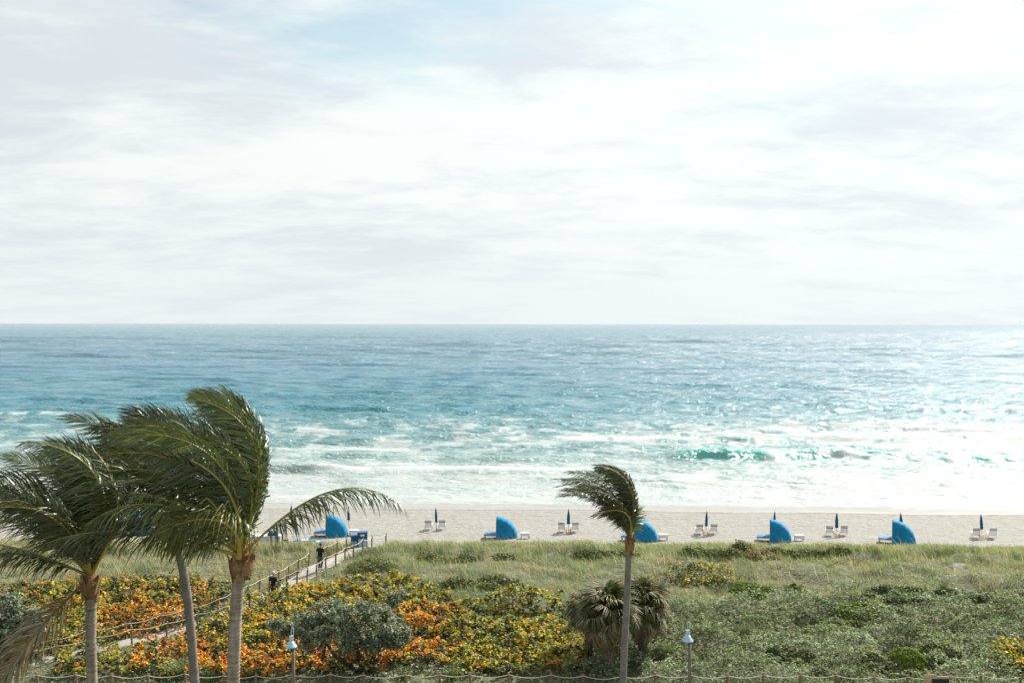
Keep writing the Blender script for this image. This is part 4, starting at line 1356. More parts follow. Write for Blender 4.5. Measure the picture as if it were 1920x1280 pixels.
palm_a, oa = coconut_palm('coconut_palm', [(436, 1330), (438, 1280), (441, 1180), (446, 1110), (450, 1075)], 29.0, 0.185, 0.165, (453, 1040), fr_a, (0.30, 0.62),
                          'tallest coconut palm of the left group with one frond arching right over the beach', seed=5, fl=5.2)
rg_ = np.random.default_rng(3)
mb = MB()
for k in range(9):
    e = Vector((0.28 + 0.12 * rg_.normal(), -0.1 + 0.1 * rg_.normal(), 0.25 + 0.3 * rg_.uniform()))
    mb.tube([(0.12, -0.05, -0.25), tuple(e * 0.6 + Vector((0.06, 0, 0.1))), tuple(e - Vector((0, 0, 0.15)))], [0.02, 0.014, 0.008], 4)
tag(mb.build('flower_spray', m_flower, palm_a, loc=tuple(oa)), kind='stuff')

# leftmost palm
fr_b = wind_crown(33, 13, (0.6, 1.4), 0.9, 0.5)
fr_b += [dict(d=(0.25, 0.1 * k - 0.1, 1.4), w=(-1.5 - 0.2 * k, 0.1, 0.1 * k), g=0.35, L=4.1 + 0.12 * k, straight=0.22, sweep=0.3, droop=0.3) for k in range(3)]
fr_b += [dict(d=(-0.75, -0.35, 0.5), w=(-0.7, 0.0, -0.05), g=1.1, L=4.0, sweep=0.4, fold=0.05),
         dict(d=(-0.8, 0.3, 0.75), w=(-0.9, 0.0, 0.05), g=0.8, L=4.3, sweep=0.5),
         dict(d=(0.45, 0.3, 1.1), w=(-0.75, 0.0, 0.0), g=0.8, L=3.9, sweep=0.8, straight=0.2),
         dict(d=(0.6, -0.35, 0.95), w=(-0.9, 0.0, -0.1), g=1.1, L=3.6, sweep=0.8, straight=0.15),
         dict(d=(0.5, -0.1, 0.8), w=(-0.35, 0.0, 0.1), g=0.5, L=2.9, sweep=0.6),
         dict(d=(-0.9, -0.3, 0.55), w=(-0.4, 0, 0.0), g=0.9, L=4.8, sweep=0.2, fold=-0.05, ll=1.25), dict(d=(-0.6, 0.3, 0.9), w=(-0.6, 0, 0.0), g=1.4, L=4.6, sweep=0.2, fold=-0.05, ll=1.25),
         dict(d=(-0.30, -0.45, -0.35), w=(-0.35, 0.0, -0.4), g=0.9, L=4.9, sweep=0.45, ll=1.55, lw=0.05, nl=130, shade=1.1, name='dead_frond', label='dry brown hanging frond',
              col=np.array([(0.17, 0.115, 0.045), (0.12, 0.085, 0.035), (0.11, 0.11, 0.04), (0.22, 0.16, 0.07)]), rach=np.array((0.20, 0.10, 0.05)), fold=0.3)]
palm_b, ob_ = coconut_palm('coconut_palm', [(173, 1330), (173, 1280), (171, 1180), (172, 1130), (172, 1105)], 30.0, 0.15, 0.135, (170, 1082), fr_b, (0.25, 0.55),
                           'leftmost coconut palm with a brown dead frond hanging down its left side', seed=8, fl=4.8)

# slim grey palm behind
fr_c = wind_crown(47, 13, (0.7, 1.5), 0.9, 0.5)
fr_c += [dict(d=(0.2, 0.1 * k, 1.4), w=(-1.6 - 0.2 * k, 0.1, 0.1), g=0.5, L=4.4, straight=0.15, sweep=0.35, droop=0.35) for k in range(3)]
fr_c += [dict(d=(-0.8, -0.3, 0.3), w=(-0.6, 0.0, 0.0), g=1.2, L=4.2, sweep=0.4), dict(d=(-0.7, 0.3, 0.9), w=(-0.9, 0, 0.1), g=0.8, L=4.4),
         dict(d=(-0.9, -0.2, 0.7), w=(-0.4, 0, 0.0), g=1.3, L=4.8, sweep=0.2, fold=-0.05, ll=1.3), dict(d=(-0.5, -0.4, 0.9), w=(-0.6, 0, 0.0), g=1.6, L=4.4, sweep=0.2, fold=-0.05, ll=1.3)]
palm_c, oc = coconut_palm('coconut_palm', [(369, 1330), (366, 1280), (360, 1200), (352, 1120), (342, 1060), (334, 1025)], 33.0, 0.145, 0.13, (330, 1003), fr_c, (0.20, 0.45),
                          'slim smooth grey trunked coconut palm between and behind the other two', trunk_mat=m_trunk_dark, seed=13, fl=4.8)

# lone palm on the right
fr_d = wind_crown(58, 13, (0.7, 1.5), 0.95, 0.5, ll=0.66, lw=0.038, nl=56)
kw = dict(ll=0.66, lw=0.038, nl=56)
fr_d += [dict(d=(0.16, 0.12 * k - 0.1, 1.4), w=(-1.9, 0.1, 0.05 * k - 0.1), g=0.5 + 0.15 * k, L=3.2, straight=0.22, sweep=0.4, droop=0.4, **kw) for k in range(5)]
fr_d += [dict(d=(-0.25, -0.2, 1.05), w=(-1.3, 0, 0.0), g=0.75, L=3.7, **kw), dict(d=(-0.35, 0.1, 0.8), w=(-1.1, 0, 0.05), g=0.75, L=3.8, **kw),
         dict(d=(-0.45, -0.1, 0.75), w=(-0.9, 0, 0.0), g=0.9, L=3.3, **kw), dict(d=(-0.3, -0.4, 1.1), w=(-0.7, 0, -0.2), g=1.3, L=1.8, **kw),
         dict(d=(0.22, -0.1, 1.3), w=(-0.1, 0, 0.1), g=0.3, L=1.2, col=GREEN * [2.2, 2.2, 1.6], **kw), dict(d=(0.12, 0.1, 1.3), w=(-0.5, 0, 0.1), g=0.5, L=2.2, **kw)]
palm_d, od = coconut_palm('coconut_palm', [(1168, 1345), (1169, 1280), (1171, 1220), (1175, 1150), (1178, 1080), (1180, 1015)], 40.0, 0.150, 0.112, (1181, 1006), fr_d, (0.17, 0.60),
                          'lone coconut palm with a tall bare trunk standing before the fan palms', seed=17, fl=3.5, trunk_mat=m_trunk_dark)

# ------------------------------------------------------------------ cabbage palms with fan leaves
def fan_leaf_mesh(seed, dead=0.0):
    r = np.random.default_rng(seed)
    n = 30
    Vs, Fs, Cs = [], [], []
    base = 0
    stem = 0.75
    tip_dir = np.array([0, 1.0, 0.12])
    a = np.linspace(-R(140), R(140), n)
    hub = np.array([0, stem, 0.10])
    live = [(0.034, 0.052, 0.018), (0.052, 0.070, 0.025), (0.085, 0.098, 0.036)]
    drycol = [(0.17, 0.115, 0.06), (0.25, 0.19, 0.11), (0.10, 0.07, 0.04)]
    for ang in a:
        L = 0.85 * (1 - 0.25 * abs(ang) / R(140)) * r.uniform(0.88, 1.1)
        dr = np.array([math.sin(ang), math.cos(ang), 0.10 - 0.10 * abs(ang)])
        dr /= np.linalg.norm(dr)
        s = np.cross(dr, [0, 0, 1.0])
        s /= np.linalg.norm(s)
        m1 = hub + dr * L * 0.55
        d2 = dr * 0.7 + np.array([0, 0, -0.75 - 0.5 * r.uniform() - 0.5 * dead]) + r.normal(0, 0.12, 3)
        tip = m1 + d2 / np.linalg.norm(d2) * L * 0.5
        w0, w1 = 0.012, 0.033
        V = [hub - s * w0, hub + s * w0, m1 + s * w1, m1 - s * w1, tip + s * 0.004, tip - s * 0.004]
        Vs += V
        Fs += [[base, base + 1, base + 2, base + 3], [base + 3, base + 2, base + 4, base + 5]]
        isdry = r.uniform() < dead
        c1 = np.array((drycol if isdry else live)[r.integers(3)]) * r.uniform(0.8, 1.25)
        c2 = np.array(drycol[r.integers(3)]) if (isdry or r.uniform() < 0.15) else c1
        Cs += [c1, c2]
        base += 6
    for k in range(2):                      # petiole
        y0, y1 = stem * k / 2, stem * (k + 1) / 2
        w = 0.018
        Vs += [np.array([-w, y0, 0.05 * k]), np.array([w, y0, 0.05 * k]), np.array([w, y1, 0.05 * (k + 1)]), np.array([-w, y1, 0.05 * (k + 1)])]
        Fs += [[base, base + 1, base + 2, base + 3]]
        Cs += [np.array((0.14, 0.15, 0.06)) if dead < 0.5 else np.array((0.18, 0.13, 0.07))]
        base += 4
    o = mesh_np('fan_leaf', np.array(Vs), np.array(Fs), m_fan, None, np.array(Cs) * 1.25)
    me = o.data
    bpy.data.objects.remove(o)
    return me

FANS = [fan_leaf_mesh(400 + k, 0.10 if k < 4 else 0.85) for k in range(7)]


def cabbage_palm(px, py, Y, top_py, nleaf, tw, label, seed, rad=1.0, lean=0.0):
    r = np.random.default_rng(seed)
    x = (px - 960) / F * Y
    g = np.array([x, Y, float(terrain(x, Y))])
    topz = ray(px, top_py, Y)[2] - g[2]
    root = empty('cabbage_palm', g)
    V, f, ph = trunk_mesh([(0, 0, -0.3), (lean * 0.4, 0, topz * 0.5), (lean, 0, topz)], tw * 0.9, tw, 0.16, seed)
    mesh_np('trunk', V, f, m_bark, root, smooth=True)
    # criss-cross old leaf stubs on the trunk
    mb = MB()
    for i in range(70):
        a = i * 2.4
        z_ = topz * (0.25 + 0.72 * (i / 70.0))
        c_, s_ = math.cos(a), math.sin(a)
        xo = lean * z_ / topz
        mb.bar((xo + c_ * tw * 0.9, s_ * tw * 0.9, z_ - 0.1), (xo + c_ * (tw + 0.13), s_ * (tw + 0.13), z_ + 0.12), 0.05, 0.03)
    tag(mb.build('leaf_stubs', m_boot, root), kind='stuff')
    for i in range(nleaf):
        u = (i + 0.5) / nleaf
        el = R(78) - u * R(150)             # young leaves up, old ones hang
        az = i * 2.39996 + r.normal(0, 0.2)
        dead_leaf = u > 0.74 or r.uniform() < 0.08
        me = FANS[4 + r.integers(3)] if dead_leaf else FANS[r.integers(4)]
        o = bpy.data.objects.new('fan_leaf', me)
        C.objects.link(o)
        o.parent = root
        sc = rad * r.uniform(0.85, 1.12) * (0.9 if dead_leaf else 1.0)
        wa = az
        dirv = Vector((math.cos(wa) * math.cos(el) - 0.10, math.sin(wa) * math.cos(el), math.sin(el))).normalized()
        q = dirv.to_track_quat('Y', 'Z')
        o.rotation_mode = 'QUATERNION'
        o.rotation_quaternion = q @ Quaternion((0, 1, 0), r.normal(0, 0.35))
        o.scale = (sc, sc, sc)
        o.location = (lean + dirv.x * 0.12, dirv.y * 0.12, topz + 0.05 - 0.35 * u)
    tag(root, label, 'palm tree', 'cabbage palms with fan leaves')

cabbage_palm(1142, 1262, 55.0, 1150, 84, 0.26, 'shaggy fan palm with thick trunk left of the lone coconut trunk', 61, 1.22)
cabbage_palm(1206, 1240, 57.5, 1138, 88, 0.24, 'bushier shaggy fan palm right of the lone coconut trunk', 67, 1.25)
cabbage_palm(1105, 1235, 57.0, 1142, 46, 0.18, 'small browning fan palm leftmost of the three fan palms', 71, 0.95)

# ================================================================== things on the dune and the beach
m_post = solid('fence_post_wood', (0.20, 0.125, 0.070), 0.85, 0.3, 4.0, 0.2, 0.5)
m_post_grey = solid('lamp_post_wood', (0.165, 0.140, 0.112), 0.85, 0.25, 3.0, 0.2, 0.5)
m_rope = solid('pale_rope', (0.50, 0.46, 0.39), 0.9, 0.15, 20.0, 0.1, 0.4)
m_white = solid('white_paint', (0.60, 0.60, 0.59), 0.5, 0.05, 3.0, 0.4)
m_blue = solid('blue_canvas', (0.008, 0.185, 0.36), 0.8, 0.22, 1.3, 0.2, 0.9, transl=0.16)
m_blue_cush = solid('blue_vinyl', (0.012, 0.13, 0.32), 0.5, 0.12, 3.0, 0.4)
m_pale_cush = solid('pale_blue_vinyl', (0.34, 0.46, 0.62), 0.5, 0.08, 3.0, 0.4)
m_navy = solid('navy_umbrella_canvas', (0.008, 0.075, 0.16), 0.8, 0.15, 4.0, 0.2, 0.25)
m_navyband = solid('navy_strap', (0.02, 0.035, 0.10), 0.6, 0.1, 4.0, 0.3)
m_tan = solid('warm_wood', (0.36, 0.20, 0.075), 0.7, 0.2, 4.0, 0.3, 0.3)
m_lamp = solid('lamp_enamel', (0.28, 0.46, 0.60), 0.35, 0.08, 3.0, 0.5)
m_lamp_neck = solid('lamp_neck', (0.46, 0.52, 0.56), 0.4, 0.08, 3.0, 0.5)
m_black = solid('black_cloth', (0.012, 0.012, 0.014), 0.85, 0.2, 6.0, 0.2)
m_teal = solid('grey_green_cloth', (0.060, 0.105, 0.098), 0.85, 0.15, 6.0, 0.2)
m_navycloth = solid('dark_trousers', (0.02, 0.026, 0.04), 0.85, 0.15, 6.0, 0.2)
m_skin = solid('skin', (0.30, 0.165, 0.105), 0.55, 0.08, 9.0, 0.35)
m_hair = solid('dark_hair', (0.014, 0.011, 0.009), 0.6, 0.2, 20.0, 0.4)
m_greyhair = solid('grey_hair', (0.36, 0.34, 0.31), 0.6, 0.15, 20.0, 0.4)
m_shoe = solid('shoe', (0.05, 0.05, 0.055), 0.6, 0.2, 8.0, 0.3)
m_bin = solid('bin_blue', (0.010, 0.062, 0.17), 0.5, 0.1, 3.0, 0.4)
m_bin_panel = solid('bin_panel', (0.25, 0.40, 0.52), 0.5, 0.08, 3.0, 0.4)
m_grey = solid('grey_plastic', (0.36, 0.36, 0.35), 0.6, 0.08, 3.0, 0.3)
m_board = solid('sign_board', (0.015, 0.017, 0.022), 0.5, 0.15, 4.0, 0.4)
m_signwood = solid('sign_wood', (0.42, 0.29, 0.18), 0.8, 0.2, 4.0, 0.3, 0.4)
m_tealbin = solid('teal_drum', (0.02, 0.16, 0.20), 0.5, 0.15, 3.0, 0.4)

# ------------------------------------------------------------------ rope fences
def rope_fence(posts, label, height=0.95, rad=0.055, sag=0.13, gaps=(), lean=0.03, rope_r=0.019):
    g = np.array(posts[0])
    root = empty('rope_fence', tuple(g))
    tops = []
    for p in posts:
        p = np.array(p) - g
        hh_ = height * rng.uniform(0.95, 1.05)
        top = Vector((p[0] + rng.normal(0, lean), p[1] + rng.normal(0, lean), p[2] + hh_))
        MB().tube([(p[0], p[1], p[2] - 0.15), tuple((Vector(p) + top) / 2), tuple(top - Vector((0, 0, 0.03))), tuple(top)], [rad, rad * 0.97, rad * 0.95, rad * 0.8], 9).build('post', m_post, root)
        tops.append(top - Vector((0, 0, 0.09)))
    for i in range(len(tops) - 1):
        if i in gaps:
            continue
        a, b_ = tops[i], tops[i + 1]
        L = (b_ - a).length
        off_ = Vector((0, -rad - rope_r * 0.6, 0))
        pts = []
        for k in range(11):
            u = k / 10
            pts.append(a * (1 - u) + b_ * u + off_ - Vector((0, 0, sag * L / 2.2 * 4 * u * (1 - u))))
        MB().tube([tuple(p) for p in pts], rope_r, 6).build('rope', m_rope, root, smooth=True)
    tag(root, label, 'fence')

def on_ground(p):
    return (float(p[0]), float(p[1]), float(terrain(p[0], p[1])))

rope_fence([on_ground(p) for p in LP], 'wooden post and rope fence on the far left side of the sandy path', gaps=(14,))
rope_fence([on_ground(p) for p in RP], 'wooden post and rope fence on the near right side of the sandy path')
# the long fence along the bottom edge
xs_b = list(range(6, 1960, 68))
bp_ = []
for i, bx in enumerate(xs_b):
    Yf = 53.4
    xw = (bx + rng.normal(0, 3) - 960) / F * Yf
    bp_.append((xw, Yf, float(terrain(xw, Yf)) - 0.12))
bt = ray(960, 1261, 53.4)[2]
rope_fence([(p[0], p[1], bt - 1.0 + 0.35 * (p[2] - np.mean([q[2] for q in bp_]))) for p in bp_], 'long low post and rope fence running along the bottom of the view', height=1.0, rad=0.07, sag=0.17)

# ------------------------------------------------------------------ lamps
def lamp(px, py_top, Y, label, side):
    x = (px - 960) / F * Y
    gz = float(terrain(x, Y))
    topz = ray(px, py_top, Y)[2] - gz
    root = empty('street_lamp', (x, Y, gz))
    ph_ = topz - 1.02
    s = 0.10 * side
    MB().tube([(s, 0.0, -0.3), (s, 0, ph_ * 0.5), (s, 0, ph_)], [0.088, 0.082, 0.075], 12).build('post', m_post_grey, root, smooth=True)
    neck = [(s, 0, ph_ - 0.02)]
    for k in range(13):
        a = math.pi * k / 12
        neck.append((s / 2 + (s / 2) * math.cos(a), 0.0, ph_ + 0.94 + 0.06 * math.sin(a)))
    neck.append((0, 0, ph_ + 0.62))
    MB().tube(neck, 0.022, 8).build('gooseneck', m_lamp_neck, root, smooth=True)
    cap = MB().lathe([(0.03, 0.64), (0.085, 0.62), (0.10, 0.55), (0.10, 0.36), (0.115, 0.345)], 16, (0, 0, ph_)).build('lamp_housing', m_lamp_neck, root)
    MB().lathe([(0.115, 0.36), (0.15, 0.30), (0.235, 0.16), (0.275, 0.105), (0.275, 0.085), (0.262, 0.088), (0.22, 0.15), (0.10, 0.31)], 22, (0, 0, ph_)).build('shade', m_lamp, root, smooth=True)
    MB().lathe([(0.02, 0.30), (0.07, 0.25), (0.075, 0.19), (0.045, 0.14), (0.01, 0.12)], 12, (0, 0, ph_)).build('bulb', m_white, root, smooth=True)
    tag(root, label, 'lamp', 'pale blue enamel lamps on wooden posts')

lamp(547, 1176, 51.0, 'pale blue shaded lamp on a post in front of the silver tree', 1)
lamp(1290, 1164, 51.0, 'pale blue shaded lamp on a post on the right grassy slope', 1)

# ------------------------------------------------------------------ sign by the bottom fence
sx = ray(1757, 1265, 52.4)
gz = float(terrain(sx[0], 52.4))
root = empty('notice_sign', (sx[0], 52.4, gz))
zt = sx[2] - gz
for dx in (-0.42, 0.42):
    MB().box((dx, 0.06, zt / 2 - 0.35), (0.09, 0.09, zt + 0.4)).build('post', m_signwood, root, bevel=0.008)
mb = MB()
prof = [(-0.62, -0.75), (-0.62, -0.02), (-0.50, 0.05), (-0.12, 0.07), (0.02, -0.02), (0.60, -0.04), (0.60, -0.75)]
V = [(x, yy, zt + z) for yy in (-0.03, 0.012) for x, z in prof]
nP = len(prof)
mb.add(V, [tuple(range(nP)), tuple(range(2 * nP - 1, nP - 1, -1))] + [(i, nP + i, nP + (i + 1) % nP, (i + 1) % nP) for i in range(nP)])
mb.build('backing_board', m_signwood, root)
MB().box((0.17, -0.055, zt - 0.50), (0.84, 0.035, 0.72)).build('dark_panel', m_board, root, bevel=0.006)
tag(root, 'dark notice panel on a pale wooden board by the bottom rope fence', 'sign')

# ------------------------------------------------------------------ cabanas
def make_cabana():
    root = empty('beach_cabana', (0, 0, 0))
    Rr, W, NT_, NP = 2.02, 0.80, 7, 12
    V, F_ = [], []
    sub = 4
    angs = []
    for i in range(NT_ - 1):
        for k in range(sub):
            angs.append((i + k / sub) / (NT_ - 1))
    angs.append(1.0)
    for u in angs:
        th = R(90) * (1 - u)
        f_ = (u * (NT_ - 1)) % 1.0
        sagm = 1 - 0.018 * math.sin(math.pi * f_)
        for j in range(NP * 2 + 1):
            ph = -math.pi / 2 + math.pi * j / (NP * 2)
            ca, sa = max(0.0, math.cos(ph)), math.sin(ph)
            rr = Rr * (ca ** 0.42) * sagm * (1.0 if u > 0.02 else 1.0)
            yy = W * math.copysign(abs(sa) ** 0.55, sa)
            V.append((rr * math.cos(th), yy, max(0.0, rr * math.sin(th)) + 0.04))
    nj = NP * 2 + 1
    for i in range(len(angs) - 1):
        for j in range(nj - 1):
            F_.append((i * nj + j, i * nj + j + 1, (i + 1) * nj + j + 1, (i + 1) * nj + j))
    o = mesh_np('canopy', np.array(V), np.array(F_), m_blue, root, smooth=True)
    md = o.modifiers.new('thickness', 'SOLIDIFY')
    md.thickness = 0.012
    for i in range(NT_):
        th = R(90) * (1 - i / (NT_ - 1))
        pts = []
        for j in range(0, nj):
            ph = -math.pi / 2 + math.pi * j / (NP * 2)
            ca, sa = max(0.0, math.cos(ph)), math.sin(ph)
            rr = Rr * 0.985 * ca ** 0.42
            pts.append((rr * math.cos(th), W * 0.985 * math.copysign(abs(sa) ** 0.55, sa), max(0, rr * math.sin(th)) + 0.04))
        MB().tube(pts, 0.016, 6).build('hoop', m_white, root, smooth=True)
    # two loungers side by side under the hood, foot ends sticking out
    for sgn in (-1, 1):
        y0 = sgn * 0.34
        fr = MB()
        fr.box((-0.12, y0 - 0.29, 0.36), (2.2, 0.05, 0.07)).box((-0.12, y0 + 0.29, 0.36), (2.2, 0.05, 0.07))
        for k in range(6):
            fr.box((-1.1 + k * 0.4, y0, 0.36), (0.05, 0.55, 0.05))
        fr.build('lounger_frame', m_white, root)
        MB().box((-0.24, y0, 0.465), (1.92, 0.60, 0.11)).build('cushion', m_blue_cush, root, bevel=0.02)
        rot = Matrix.Rotation(R(-52), 3, 'Y')
        MB().box((0.97, y0, 0.78), (0.85, 0.60, 0.10), rot).build('back_cushion', m_blue_cush, root, bevel=0.02)
        for lx in (-1.12, 0.78):
            for ly in (-0.27, 0.27):
                MB().box((lx, y0 + ly, 0.16), (0.06, 0.055, 0.33)).build('leg', m_tan, root)
    MB().box((-0.55, 0, 0.535), (1.25, 0.10, 0.03)).build('pale_strip', m_pale_cush, root)
    return root

cab0 = make_cabana()
CABS = [(948, 1011, 'blue clamshell cabana on open sand, first right of the arching frond', 0.0), (1207, 1014, 'blue clamshell cabana just behind the lone palm trunk', 2.0),
        (1460, 1015, 'blue clamshell cabana second from the right with an umbrella behind', 5.0), (1690, 1019, 'blue clamshell cabana farthest right with an umbrella behind', 3.0),
        (630, 1007, 'blue clamshell cabana seen through the arching frond', -6.0), (262, 1004, 'blue clamshell cabana mostly hidden behind the palm fronds', -4.0)]
def beach_at(px, py):
    """point of the beach under a pixel: the beach is the far ground, beyond the dune"""
    ys = np.arange(88.0, 116.0, 0.02)
    xs = (px - 960) / F * ys
    zs = H - (py - 607) / F * ys
    tz = terrain(xs, ys)
    i = int(np.argmin(np.abs(zs - tz)))
    return np.array([xs[i], ys[i], tz[i]])

def place(o, px, py, rz=0.0, dz=-0.02):
    g = beach_at(px, py)
    o.location = (g[0], g[1], g[2] + dz)
    o.rotation_euler = (0, 0, R(rz))
    return g

for i, (cx, cy, lab, rz) in enumerate(CABS):
    o = cab0 if i == 0 else copy_tree(cab0)
    place(o, cx - 16, cy - 2, rz - math.degrees(math.atan((cx - 960) / F)) - 5)
    o.scale = (rng.uniform(0.95, 1.06), 1.0, rng.uniform(0.95, 1.04))
    tag(o, lab, 'cabana', 'blue clamshell cabanas along the beach')

# ------------------------------------------------------------------ closed umbrellas
def make_umbrella(seed):
    r = random.Random(seed)
    root = empty('beach_umbrella', (0, 0, 0))
    MB().tube([(0, 0, -0.3), (0, 0, 1.2), (0, 0, 2.30)], 0.021, 8).build('pole', m_tan, root, smooth=True)
    fat = r.uniform(0.9, 1.15)
    prof = [(0.05, 0.92), (0.125 * fat, 0.90), (0.135 * fat, 1.0), (0.12 * fat, 1.2), (0.13 * fat, 1.45), (0.105 * fat, 1.75), (0.075, 2.0), (0.045, 2.2), (0.018, 2.28)]
    MB().lathe(prof, 24, (0, 0, 0), 0.13, 6).build('folded_canopy', m_navy, root, smooth=True)
    MB().lathe([(0.016, 2.27), (0.024, 2.30), (0.012, 2.36), (0.003, 2.39)], 8).build('finial', m_tan, root)
    MB().lathe([(0.118 * fat, 1.28), (0.128 * fat, 1.30), (0.118 * fat, 1.33)], 16).build('tie_strap', m_navyband, root)
    return root

um = [make_umbrella(1), make_umbrella(5)]
used = [False, False]
UMB = [(819, 996, 1.5, 'closed navy umbrella between white chairs, first right of the arching frond'), (1066, 999, 0.0, 'closed navy umbrella between white chairs behind the lone palm fronds'),
       (1324, 1003, -2.0, 'closed navy umbrella between the middle pair of white chairs'), (1569, 1006, -2.5, 'closed navy umbrella between white chairs left of the farthest right cabana'),
       (1842, 1008, 4.5, 'closed leaning umbrella between the farthest right pair of white chairs'),
       (1192, 1001, 0.5, 'closed umbrella peeking out behind the cabana at the lone palm trunk'), (1452, 1003, -1.5, 'closed umbrella behind the cabana second from the right'),
       (1691, 1006, 1.0, 'closed umbrella behind the farthest right cabana'), (655, 992, 2.0, 'closed umbrella seen through the tip of the arching frond'),
       (546, 990, 0.0, 'closed umbrella just above the root of the arching frond')]
for i, (ux, uy, ln, lab) in enumerate(UMB):
    k = i % 2
    o = copy_tree(um[k]) if used[k] else um[k]
    used[k] = True
    place(o, ux, uy)
    o.rotation_euler = (R(rng.normal(0, 1.2)), R(-ln), R(rng.uniform(0, 60)))
    tag(o, lab, 'umbrella', 'closed beach umbrellas')

# ------------------------------------------------------------------ white strap chairs, seen from behind
def make_chair():
    root = empty('beach_chair', (0, 0, 0))
    # sitter looks out to sea (+y); back leans towards the dune
    w2 = 0.30
    bk0, bk1 = Vector((0, -0.22, 0.34)), Vector((0, -0.56, 1.02))
    mb = MB()
    for s in (-1, 1):
        mb.tube([(s * w2, bk0.y, bk0.z), (s * w2, bk1.y, bk1.z)], 0.018, 6)
    mb.tube([(-w2, bk1.y, bk1.z), (w2, bk1.y, bk1.z)], 0.018, 6)
    tag(mb.build('back_frame', m_white, root), None)
    for k in range(9):
        u = 0.06 + 0.92 * k / 8.0
        c_ = bk0.lerp(bk1, u)
        q = Matrix.Rotation(math.atan2(bk1.z - bk0.z, bk1.y - bk0.y), 3, 'X')
        MB().box(tuple(c_ + Vector((0, -0.022, 0))), (2 * w2 + 0.03, 0.074, 0.012), q).build('back_strap', m_navyband if k in (8, 6) else m_white, root)
    mb = MB()
    for s in (-1, 1):
        mb.tube([(s * w2, bk0.y, bk0.z), (s * w2, 0.35, 0.38), (s * w2, 0.75, 0.30)], 0.018, 6)
    mb.build('seat_rail', m_white, root)
    for k in range(9):
        MB().box((0, -0.15 + k * 0.105, 0.365 - max(0, k - 5) * 0.022), (2 * w2 + 0.02, 0.082, 0.012)).build('seat_strap', m_white, root)
    for s in (-1, 1):
        MB().box((s * (w2 + 0.05), 0.02, 0.60), (0.085, 0.62, 0.03)).build('armrest', m_white, root, bevel=0.006)
        for ly, lz in ((-0.24, 0.60), (0.28, 0.60)):
            MB().tube([(s * (w2 + 0.03), ly * 1.15, -0.05), (s * (w2 + 0.03), ly, lz)], 0.02, 6).build('leg', m_white, root)
    return root

ch0 = make_chair()
CHR = [(804, 995.5, 'white strap chair left of the first umbrella right of the arching frond'), (829, 995, 'white strap chair right of the first umbrella right of the arching frond'),
       (1055, 999, 'white strap chair left of the umbrella behind the lone palm fronds'), (1078, 999, 'white strap chair right of the umbrella behind the lone palm fronds'),
       (1312, 1002.5, 'white strap chair left of the middle umbrella'), (1338, 1002, 'white strap chair right of the middle umbrella'),
       (1556, 1005.5, 'white strap chair left of the umbrella near the farthest right cabana'), (1582, 1005, 'white strap chair right of the umbrella near the farthest right cabana'),
       (1830, 1009.5, 'white strap chair left of the farthest right leaning umbrella'), (1860, 1009.5, 'white strap chair right of the farthest right leaning umbrella')]
for i, (cx, cy, lab) in enumerate(CHR):
    o = ch0 if i == 0 else copy_tree(ch0)
    place(o, cx, cy - 2.0, rng.normal(0, 6) - (cx - 960) / 70.0)
    tag(o, lab, 'beach chair', 'white beach chairs with navy bands')

# small wooden tables round the umbrella poles
def make_stool():
    root = empty('umbrella_table', (0, 0, 0))
    MB().box((0, 0, 0.47), (0.46, 0.40, 0.03)).build('table_top', m_tan, root, bevel=0.006)
    for lx in (-0.19, 0.19):
        for ly in (-0.16, 0.16):
            MB().box((lx, ly, 0.2), (0.035, 0.035, 0.51)).build('leg', m_tan, root)
    MB().box((0, -0.16, 0.16), (0.34, 0.025, 0.03)).build('stretcher', m_tan, root)
    return root
st0 = make_stool()
for i, (sx_, sy_, lab) in enumerate([(1842, 1010.5, 'small wooden table under the farthest right leaning umbrella'), (1324, 1004.5, 'small wooden table under the middle umbrella'),
                                     (1570, 1007.5, 'small wooden table under the umbrella near the farthest right cabana'), (1066, 1000.5, 'small wooden table behind the lone palm fronds')]):
    o = st0 if i == 0 else copy_tree(st0)
    g = place(o, sx_, sy_, rng.normal(0, 5))
    tag(o, lab, 'table', 'small wooden tables at the umbrellas')

# white side tables beside the cabanas
def make_side_table():
    root = empty('side_table', (0, 0, 0))
    for k in range(5):
        MB().box((-0.33 + k * 0.165, 0, 0.56), (0.15, 0.55, 0.03)).build('slat', m_white, root)
    for yy in (-0.26, 0.26):
        MB().box((0, yy, 0.42), (0.80, 0.03, 0.25)).build('skirt', m_white, root)
    for xx in (-0.39, 0.39):
        MB().box((xx, 0, 0.42), (0.03, 0.49, 0.25)).build('skirt', m_white, root)
    for lx in (-0.36, 0.36):
        for ly in (-0.23, 0.23):
            MB().box((lx, ly, 0.13), (0.05, 0.05, 0.36)).build('leg', m_tan, root)
    return root
sd0 = make_side_table()
for i, (sx_, sy_, lab) in enumerate([(985, 1009, 'white side table beside the first cabana right of the arching frond'), (1244, 1012, 'white side table right of the cabana at the lone palm'),
                                     (1499, 1013, 'white side table right of the cabana second from the right'), (664, 1004, 'white side table behind the blue bins')]):
    o = sd0 if i == 0 else copy_tree(sd0)
    place(o, sx_, sy_, rng.normal(0, 6))
    tag(o, lab, 'table', 'white side tables beside the cabanas')

